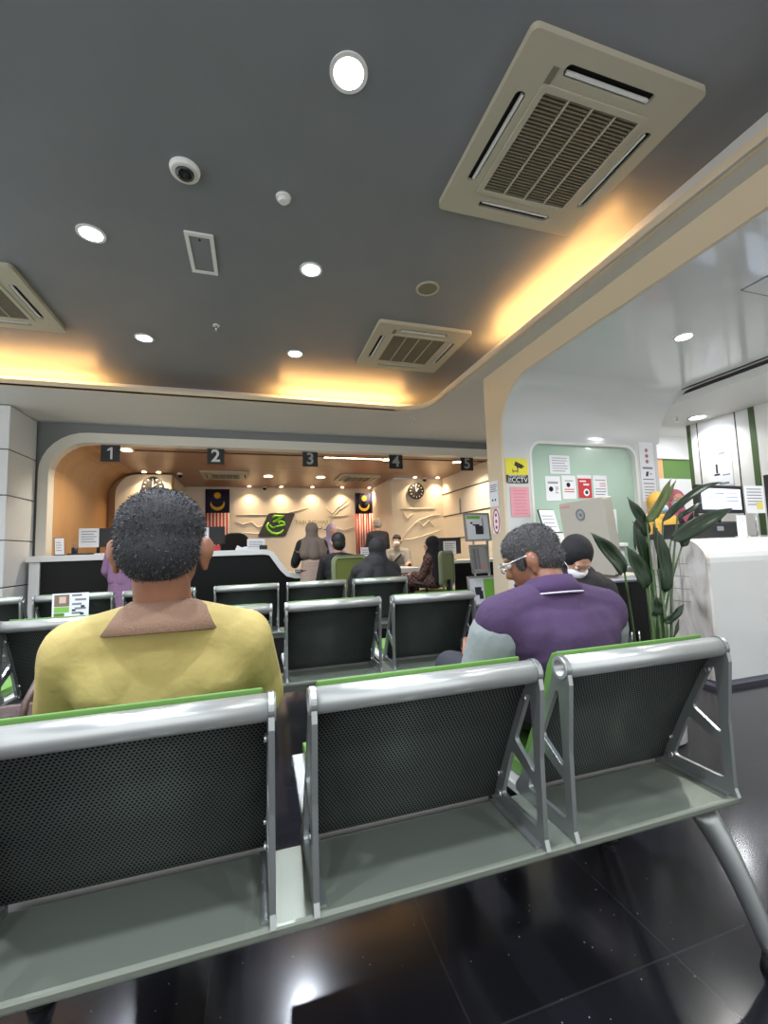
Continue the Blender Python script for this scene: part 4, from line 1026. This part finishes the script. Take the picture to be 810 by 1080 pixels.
# brown bag on the seat beside the yellow man
o = empty('handbag', (-.64,1.2,0)); tag(o, 'open brown leather handbag at the far left beside the yellow-shirted man', 'bag')
leather = M('brown_leather', (68,48,42), .5, bump=(40,.3))
o.location = (-.575, 1.27, .475)
bb = MB(); hw, hd, hh = .085, .14, .27
ring = lambda s, z: [(p[0]*s, p[1]*s, z) for p in rrect(hw*2, hd*2, .05, 5)]
lv = [ring(.9,0), ring(1.05,.06), ring(1.0,.18), ring(.86,hh), ring(.80,hh-.005), ring(.78,.06)]; n = len(lv[0])
bb.add([p for l in lv for p in l], [(j*n+k, j*n+(k+1)%n, (j+1)*n+(k+1)%n, (j+1)*n+k) for j in range(len(lv)-1) for k in range(n)], 0, True)
bb.add(lv[0], [tuple(range(n))]); bb.add(lv[-1], [tuple(range(n))], 0)
bb.build('body', leather, o)
for s in (-1,1): MB().tube([(s*.068,-.08,hh-.03),(s*.075,-.07,hh+.05),(s*.07,0,hh+.085),(s*.075,.07,hh+.05),(s*.068,.08,hh-.03)], .008, 8).build('handle', leather, o)

# ================================================================== RIGHT SIDE: NOTICES, KIOSK, PLANT, WHITE COUNTER
def notice(name, x, y, z, w, h, label, paint, cat='notice', mats=None, group=None, r=.002):
    b = MB(); f2 = XZn(x, y, z); b.prism(rrect(w, h, r), 0, .003, f2); paint(b, f2, w/2, h/2)
    o = b.build(name, mats or [m_paper, m_ink, m_dink, m_red, m_gprint]); tag(o, label, cat, group); return o
def lines(n, top=.7, bot=-.7, l=-.75, r=.75, mi=1, th=.035, jag=True):
    def f(b, fr, W, H):
        for k in range(n):
            z = (top + (bot-top)*k/max(1,n-1))*H; q(b, fr, l*W, z-th*H, (r - (.22 if jag and k % 3 == 2 else 0))*W, z+th*H, mi, .0042)
    return f
yw = 3.797
def cctv(b, f2, W, H):
    b.prism(rrect(2*W, H*.66, .02, 5, 0, -H*.67, (0,0,1,1)), .003, .0045, f2, 2)
    b.prism(roundpoly([(-.012,.100),(.075,.062),(.066,.022),(.030,.03),(-.005,.045),(-.028,.06)], .006), .003, .0046, f2, 2)
    b.prism([(.0,.05),(.018,.045),(.016,.0),(-.045,-.0),(-.045,.018),(-.052,.018),(-.052,-.022),(-.045,-.022),(-.045,-.010),(.004,-.010),(.004,-.02),(.013,-.02)][::-1], .003, .0046, f2, 2)
    b.prism(rrect(.10,.018,.004,3,.10,.045) if False else roundpoly([(.05,.07),(.094,.048),(.088,.036),(.048,.05)], .003), .003, .0046, f2, 2)
    b.text('CCTV', .074, lambda u,v,d: f2(u+.026, v-.100, .0045+d), 1, .001)
    b.text('PEMANTAUAN', .031, lambda u,v,d: f2(u, v-.054, .0045+d), 1, .001)
    b.text('24', .040, lambda u,v,d: f2(u-.092, v-.090, .0045+d), 1, .001); b.text('JAM', .026, lambda u,v,d: f2(u-.092, v-.116, .0045+d), 1, .001)
notice('cctv_sign', 2.63, yw, 1.885, .265, .265, 'yellow and black CCTV warning sign with a camera pictogram beside the green window', cctv, 'sign', [m_yellow, m_paper, m_blackm], r=.02)
notice('notice_sign', 2.65, yw, 1.56, .225, .31, 'pink paper notice in a clear sleeve below the yellow CCTV sign', lines(8, .75, -.8, -.7, .7, 1, .02), mats=[m_pink, M('pink_ink',(200,120,136),.7)])
yg = 3.842
notice('notice_sign', 3.21, yg, 1.975, .265, .205, 'landscape white notice alone above the row of four on green glass', lines(6), group=None)
GN = 'posters in a row on the green window'
def disc(x, z, r, mi): return lambda b, f2, W, H: b.prism(circ(r*W, 20, x*W, z*H), .003, .0045, f2, mi)
def multi(*fs):
    def f(b, f2, W, H):
        for g in fs: g(b, f2, W, H)
    return f
rect = lambda x0, z0, x1, z1, mi, d=.0042: (lambda b, f2, W, H: q(b, f2, x0*W, z0*H, x1*W, z1*H, mi, d))
notice('notice_sign', 3.105, yg, 1.71, .19, .27, 'white poster with a dark disc, first of the row of four on green glass', multi(lines(2,.52,.42,-.7,.7), disc(-.3,-.05,.30,2), disc(-.3,-.05,.14,0 if False else 3), lines(4,.1,-.35,.3,.7)), group=GN)
notice('notice_sign', 3.315, yg, 1.725, .185, .26, 'white poster with dark disc over two red lines, second of the row of four', multi(lines(1,.55,.55,-.6,.6), disc(-.1,.2,.28,2), disc(-.1,.2,.12,3), rect(-.7,-.22,.7,-.14,3), rect(-.7,-.42,.7,-.34,3)), group=GN)
notice('notice_sign', 3.525, yg, 1.735, .195, .26, 'red poster with a white round picture, third of the row of four', multi(rect(-.95,-.98,.95,.70,3), disc(.2,-.5,.42,0), lambda b,f2,W,H: b.prism(circ(.22*W,16,.2*W,-.5*H), .003, .0052, f2, 2), lambda b,f2,W,H: q(b,f2,-.7*W,.4*H,.2*W,.52*H,0,.005), lambda b,f2,W,H: q(b,f2,-.2*W,.1*H,.6*W,.25*H,0,.005)), group=GN)
notice('notice_sign', 3.74, yg, 1.73, .195, .27, 'white poster with red and grey text lines, last of the row of four', multi(lines(1,.6,.6), lines(2,.3,.1,-.1,.75,3,.03), lines(3,-.15,-.6)), group=GN)
notice('notice_sign', 3.86, yg, 1.345, .155, .27, 'small white poster with a red block, low on the green glass behind the machine', multi(disc(-.5,.6,.12,2), rect(-.5,.0,.6,.3,3), lines(3,-.25,-.7,-.5,.7,1,.02)))
notice('notice_sign', 3.79, yg-.002, 1.565, .10, .09, 'tiny white slip under the last poster on green glass', lines(2))
def tall(b, f2, W, H):
    for k, z in enumerate((.72,.53,.34)):
        b.prism(circ(.22*W, 18, 0, z*H), .003, .0045, f2, 3); b.prism(circ(.16*W, 18, 0, z*H), .003, .0052, f2, 0); q(b, f2, -.10*W, z*H-.012, .10*W, z*H+.012, 2, .0058)
    lines(1,.12,.12,-.7,.7)(b, f2, W, H)
    b.prism([(-.34*W,-.16*H),(-.02*W,-.16*H),(.10*W,.0),(-.22*W,.0)], .003, .0045, f2, 2); q(b, f2, .25*W, -.10*H, .5*W, -.06*H, 1)
    lines(2,-.26,-.4,-.75,.75,2,.012,False)(b, f2, W, H); lines(5,-.52,-.9,-.7,.7,1,.012)(b, f2, W, H)
notice('notice_sign', 4.40, yw, 1.915, .215, .70, 'tall white notice with three prohibition circles right of the green window', tall)
# notices on the column's left face (facing the left)
def notice_col(name, y, z, w, h, label, paint, mats=None, r=.002, cat='notice'):
    b = MB(); f2 = lambda u,v,d: (2.459-d, y-u, z+v); b.prism(rrect(w, h, r), 0, .003, f2); paint(b, f2, w/2, h/2)
    tag(b.build(name, mats or [m_paper, m_ink, m_dink, m_red, m_gprint]), label, cat)
notice_col('notice_sign', 3.98, 1.665, .17, .27, 'white notice with small icons on the side of the column', multi(lines(4,.7,.2), disc(-.3,-.5,.15,2), disc(.3,-.5,.15,2)))
def oval(b, f2, W, H):
    b.prism([[(p[0]*.95, p[1]*1.9) for p in circ(W,24)], [(p[0]*.75, p[1]*1.65) for p in circ(W,24)]], .003, .0045, f2, 3)
    for z in (.5,0,-.5): b.prism(circ(.26*W,14,0,z*H), .003, .0045, f2, 3)
notice_col('notice_sign', 3.96, 1.37, .14, .26, 'oval red and white sticker on the side of the column', oval)

# low white cabinet along the end wall with its leaflet stand
o = empty('white_cabinet', (3.5,3.46,0)); tag(o, 'low white cabinet along the green window behind the machine', 'cabinet')
MB().box((-.80,0,.09),(.12,.30,1.06)).build('body', m_gloss, o, bevel=.008); MB().box((-.83,-.03,1.061),(.14,.325,1.10)).build('top', m_top, o, bevel=.008); MB().box((-.76,.03,0),(.09,.27,.089)).build('plinth', m_blackm, o)
for sx in (-.5,-.2): MB().box((sx-.003,-.004,.12),(sx+.003,.001,1.04)).build('door_gap', m_ink, o)
o = empty('ballot_box', (2.90,3.40,1.1015)); 
o.location = (2.89,3.56,1.101); tag(o, 'white sloping box on the cabinet below the leaflet stand', 'box')
MB().prism([(-.13,0),(.15,0),(.13,.115),(-.11,.115)], -.10, .10, XZ(0)).build('body', m_top, o, bevel=.006); MB().box((-.05,-.06,.1155),(.07,-.05,.117)).build('slot', m_dark, o)
holder('leaflet_holder', 2.83,3.56,1.218,.21,.25,'tilted black leaflet stand with a white leaflet in front of the green window',True,rz=.15)

# self-service machine, its back towards us, leaning to the left
o = empty('self_service_kiosk', (2.445,2.60,0)); tag(o, 'tall beige self-service machine seen from behind with a round emblem', 'machine')
K = Matrix.Rotation(math.radians(-7), 3, 'Y')
fk = lambda u, v, d: tuple(Vector((0,0,.90)) + K @ Vector((d, -u, v-.90)))      # back face looks to -X
MB().prism(roundpoly([(-.225,.89),(.225,.89),(.225,1.44),(-.225,1.44)], .02), -.055, .020, fk).build('screen_housing', m_beige, o, bevel=.012)
MB().prism(roundpoly([(-.20,.93),(.20,.93),(.20,1.41),(-.20,1.41)], .02), .021, .025, fk).build('screen', m_screen, o)
MB().box((-.02,-.22,.12),(.26,.22,.885)).build('pedestal', m_beiged, o, bevel=.015); MB().box((-.08,-.26,0),(.32,.26,.119)).build('base', m_beiged, o, bevel=.01)
e = MB().prism([circ(.045,28,-.01,1.335), circ(.030,28,-.01,1.335)], -.060, -.055, fk).prism(circ(.018,5,-.01,1.335), -.060, -.055, fk); e.build('emblem', m_ink, o)
MB().prism([(-.21,1.405),(-.11,1.405),(-.11,1.42),(-.21,1.42)], -.0575, -.055, fk).build('badge', m_redpale, o)

# black cabinet behind the plant
o = empty('black_cabinet', (2.30,2.24,0)); tag(o, 'low black cabinet with a thin pale top edge behind the plant', 'cabinet')
MB().box((-.17,-.07,.02),(.15,.07,.858)).build('body', m_black, o, bevel=.005); MB().box((-.175,-.075,.8585),(.155,.075,.870)).build('top', m_ink, o); MB().box((-.012,-.0725,.06),(-.008,-.0695,.82)).build('door_gap', m_dark, o)
for sx in (-1,1): MB().cyl((-.01+sx*.03,-.078,.45),(-.01+sx*.03,-.078,.55),.006).build('handle', m_chrome, o)

# potted plant with tall paddle leaves
o = empty('potted_plant', (2.19,1.95,0)); tag(o, 'tall potted plant with dark paddle-shaped leaves in front of the marble counter end', 'plant')
pp = MB(); n = 28
prof = [(.10,0),(.125,.02),(.135,.30),(.14,.33),(.13,.335),(.122,.27)]
pp.add([(r*math.cos(2*PI*k/n), r*math.sin(2*PI*k/n), z) for r, z in prof for k in range(n)], [(j*n+k, j*n+(k+1)%n, (j+1)*n+(k+1)%n, (j+1)*n+k) for j in range(len(prof)-1) for k in range(n)], 0, True)
pp.add([(.10*math.cos(2*PI*k/n), .10*math.sin(2*PI*k/n), 0) for k in range(n)], [tuple(range(n))])
pp.build('pot', m_pot, o); MB().prism(circ(.124,28), .26, .285, fl).build('soil', m_soil, o)
def leaf(base, tip, width, bend=(0,0,0), mat=m_leaf, stem_from=None, face=(0,-1,0)):
    base, tip = Vector(base), Vector(tip); mid = (base+tip)/2 + Vector(bend); N = 14
    c = lambda t: base*(1-t)**2 + mid*2*t*(1-t) + tip*t*t
    vs = []; fs = []
    for i in range(N+1):
        t = i/N; p = c(t); d = (c(min(1,t+.02)) - c(max(0,t-.02))).normalized(); u = d.cross(Vector(face)).normalized(); nn = u.cross(d)
        w = width * (math.sin(PI*t**.60)**.8 if 0 < t < 1 else 0.0) * .5 + .001
        for k, x in enumerate((-1,-.5,0,.5,1)): vs.append(p + u*w*x + nn*(abs(x)*w*.32 + .006*math.sin(9*t+2*x)))
    for i in range(N):
        for k in range(4): fs.append((i*5+k, i*5+k+1, (i+1)*5+k+1, (i+1)*5+k))
    lf = MB().add(vs, fs, 0, True).build('leaf', mat, o, solid=.0015)
    s0 = Vector(stem_from or (random.uniform(-.06,.06), random.uniform(-.05,.05), .27))
    pts = [s0.lerp(base, k/6) + Vector((0,0,0.0)) + Vector(((base.x-s0.x)*-.25*math.sin(PI*k/6),(base.y-s0.y)*-.25*math.sin(PI*k/6),0)) for k in range(7)]
    MB().tube(pts, [.009-.0007*k for k in range(7)], 8).build('stem', m_stem, lf)
    MB().tube([c(k/8) + Vector((0,-.0015,0)) for k in range(9)], [.0026-.00025*k for k in range(9)], 6).build('midrib', m_rib, lf)
LV = [((0.030,0.000,1.223),(0.225,-0.020,1.487),0.056,m_leafl),
      ((0.112,0.020,1.242),(0.292,0.000,1.485),0.026,m_leafl),
      ((0.055,0.030,1.143),(-0.091,0.010,1.374),0.069,m_leaf),
      ((0.156,-0.040,1.113),(0.663,-0.060,1.299),0.082,m_leaf),
      ((0.213,0.050,1.231),(0.718,0.030,1.477),0.043,m_leaf),
      ((0.273,0.000,1.252),(0.457,-0.020,1.340),0.026,m_leaf),
      ((0.069,-0.050,0.819),(0.020,-0.070,1.188),0.082,m_leaf),
      ((-0.045,-0.030,0.848),(-0.189,-0.050,1.089),0.095,m_leaf),
      ((-0.366,-0.193,0.958),(-0.665,-0.304,1.162),0.076,m_leaf),
      ((-0.047,-0.070,0.694),(-0.052,-0.090,0.813),0.061,m_leaf),
      ((0.042,-0.050,0.649),(0.169,-0.070,0.745),0.043,m_leaf),
      ((0.027,0.020,0.920),(-0.075,0.000,1.231),0.074,m_leaf),
      ((0.098,-0.020,0.518),(0.159,-0.040,0.656),0.017,m_leaf),
      ((0.336,0.040,1.072),(0.433,0.020,1.292),0.061,m_leaf),
      ((0.117,0.000,0.916),(0.050,-0.020,1.215),0.078,m_leaf),
      ]
for i, (p0, p1, wd, mt) in enumerate(LV):
    leaf(p0, p1, wd*1.25, ((0,0,.10) if i == 4 else (0,0,.03) if i == 3 else (.008*(-1)**i,-.01,0)), mt, (max(-.08,min(.08,p0[0]*.4+random.uniform(-.02,.02))), random.uniform(-.05,.05), .27))
for k in range(0,6,2): MB().tube([(-.07+.028*k,-.04,.27),(-.05+.026*k,-.05,.6),(-.03+.02*k,-.03,.95)], [.012,.009,.007], 8).build('stem', m_stem, o)

# gloss white counter with a rounded front edge and a marble end
o = empty('reception_counter', (3.3,2.41,0)); tag(o, 'gloss white rounded reception counter with a grey marble end panel', 'counter')
cp = [(.0,.05),(0,.93)] + [(.19-.19*math.cos(math.radians(90*k/8)), .93+.19*math.sin(math.radians(90*k/8))) for k in range(1,9)] + [(.62,1.12),(.62,.05)]
MB().prism(cp, .03, 2.30, YZ).build('body', m_gloss, o)
MB().prism(cp, 0, .0295, YZ).build('end_panel', m_marble, o)
MB().box((.02,.03,0),(2.29,.60,.049)).build('plinth', m_ink, o)
b = MB()
for z in (.62,.72,.82,.92): b.box((-.0015,.15,z-.003),(-.0002,.48,z+.003))
for y in (.22,.33,.42): b.box((-.0015,y-.003,.55),(-.0002,y+.003,.97))
b.build('inlay_line', M('grey_inlay',(150,146,140),.4), o)
def rmon(x, y, z, w, h, rz, label, tilt=0):
    o = empty('computer_monitor', (x,y,z), rz); tag(o, label, 'monitor')
    MB().box((-w/2,-.02,.10),(w/2,.03,.10+h)).build('housing', m_blackm, o, bevel=.006)
    b = MB(); f2 = lambda u,v,d: (u,-.0205-d,.10+h/2+v); b.prism(rrect(w-.09,h-.07,.004), 0, .002, f2)
    for k, (x0, x1, zz, mi) in enumerate(((-.3,.1,.5,1),(0,.7,.55,2),(-.6,-.1,.1,1),(.1,.75,.2,1),(-.05,.05,-.3,1),(.2,.75,-.15,1))): q(b, f2, x0*w/2, zz*h/2*.8-.004, x1*w/2, zz*h/2*.8+.004, mi, .003)
    b.build('screen', [m_screen, m_ink, m_redpale], o)
    MB().cyl((0,.03,.01),(0,.03,.14),.025).build('stand', m_blackm, o); MB().prism(rrect(.24,.17,.03), .001, .014, fl).build('base', m_blackm, o)
rmon(4.31,2.97,1.255,.70,.27,.10,'monitor with a lit white page on the black box on the white counter')
rmon(5.06,2.88,1.121,.50,.50,.1,'lit monitor at the right edge of the photograph on the white counter')
o = empty('equipment_box', (3.945,2.83,1.1215)); tag(o, 'wide black equipment box on the white counter under the lit monitor', 'box')
MB().box((-.36,-.08,0),(.36,.17,.132)).build('body', m_blackm, o, bevel=.006)
MB().box((-.02,-.0835,.06),(.06,-.0805,.10)).build('label', m_ink, o)
o = empty('card_stand', (4.10,2.66,1.1215)); tag(o, 'small white upright card stand in front of the black equipment box', 'sign')
MB().box((-.055,-.004,0),(.055,.004,.19)).build('card', m_paper, o); MB().box((-.05,-.03,.0),(.05,.03,.006)).build('foot', m_trimw, o)
o = empty('notice_stand', (4.36,2.70,1.1215)); tag(o, 'clear stand with a white notice and yellow patch right of the lit monitor', 'sign')
b = MB(); f2 = XZn(0,0,.335); b.prism(rrect(.24,.25,.004), 0, .004, f2)
for k in range(6): q(b, f2, -.10, .09-.028*k, .09, .098-.028*k, 1, .005)
q(b, f2, .01,-.09,.09,-.02,2,.006); b.build('panel', [m_paper, m_ink, M('faded_yellow_print',(220,206,110),.6)], o)
MB().cyl((0,.004,.0),(0,.004,.24),.008).prism(rrect(.14,.10,.02), .0, .008, fl).build('stand', m_chrome, o)
b = MB(); f3 = lambda u,v,d: (5.6755-d, 3.87-u, 2.0+v)
b.prism(rrect(.30,.46,.005), 0, .003, f3); q(b, f3, -.045,-.06,-.02,.06,2,.0042); q(b, f3, -.07,-.09,0,-.065,2,.0042); q(b, f3, -.02,-.21,.10,-.185,1,.0042); q(b, f3, 0,.17,.08,.20,1,.0042); q(b, f3, .03,-.10,.12,-.085,1,.0042)
tag(b.build('notice_sign', [m_paper, m_ink, m_dink]), 'faint printed notice on the white wall panel above the lit monitor', 'notice')

# brochure rack by the column
o = empty('brochure_rack', (2.30,4.42,0)); tag(o, 'three-tier brochure rack with framed leaflets on a silver pole beside the column', 'rack')
MB().cyl((.16,.06,.012),(.16,.06,1.5),.012).cyl((.345,.06,.012),(.34,.06,1.5),.016).build('pole', m_chrome, o); MB().prism(rrect(.5,.34,.04,5,.17,.06), 0, .012, fl).build('base', m_blackm, o)
def rack(x0, x1, z0, z1, yaw, paint, mats):
    c = Vector(((x0+x1)/2, 0, (z0+z1)/2)); w, h = x1-x0, z1-z0; R = Matrix.Rotation(yaw,3,'Z') @ Matrix.Rotation(-.12,3,'X')
    f2 = lambda u,v,d: tuple(c + R @ Vector((u,-d,v)))
    fo = MB().prism([rrect(w,h,.008), rrect(w-.04,h-.04,.004)], -.012, .012, f2).build('frame', m_chrome, o)
    b = MB().prism(rrect(w-.042,h-.042,.004), -.006, .004, f2); paint(b, f2, w/2-.02, h/2-.02); b.build('leaflet', mats, fo)
rack(.02,.35,1.17,1.50,.0, multi(rect(-.9,.65,.3,.9,4,.005), rect(-.6,.25,-.4,.4,2,.005), rect(-.4,.1,.2,.22,2,.005), rect(-.2,-.6,.5,.1,2,.005), rect(.45,-.3,.55,.7,1,.005)), [m_paper, m_ink, m_dink, m_red, m_gprint])
rack(.06,.33,.80,1.13,.25, multi(rect(-.85,-.8,-.45,.85,1,.005), rect(-.35,-.8,.0,.85,2,.005), rect(.1,-.3,.4,.85,0,.005), rect(.0,-.8,.6,-.4,3,.005)), [M('grey_brochure',(178,174,172),.6), m_ink, M('mid_grey_print',(140,136,134),.6), m_redpale, m_gprint])
rack(.03,.40,.43,.77,-.05, multi(rect(.1,-.9,.95,.9,4,.005), rect(-.6,-.3,-.1,.3,2,.005), rect(-.3,-.6,.0,.0,2,.0055)), [m_paper, m_ink, m_dink, m_red, m_gprint])

o = empty('wall_rail', (4.185,8.1,1.98)); tag(o, 'grey vertical bar fixed to the cream hall side wall above the brochure rack', 'rail')
MB().box((-.02,-.02,-.16),(.0,.02,.14)).build('bar', m_ink, o, bevel=.004); MB().box((0,-.012,-.1),(.006,.012,-.07)).box((0,-.012,.06),(.006,.012,.09)).build('bracket', m_dink, o)

# ================================================================== AMBIENT LIGHT
w = bpy.data.worlds.new('world'); SC.world = w; w.use_nodes = True
bg = w.node_tree.nodes['Background']; bg.inputs['Color'].default_value = (.97, .985, 1, 1); bg.inputs['Strength'].default_value = 1.55
SC.view_settings.view_transform = 'Standard'; SC.view_settings.look = 'None'; SC.view_settings.gamma = 1; SC.view_settings.use_curve_mapping = False
SC.view_settings.exposure = 0.2
SC.cycles.use_denoising = True
SC.cycles.max_bounces = 8; SC.cycles.sample_clamp_indirect = 6
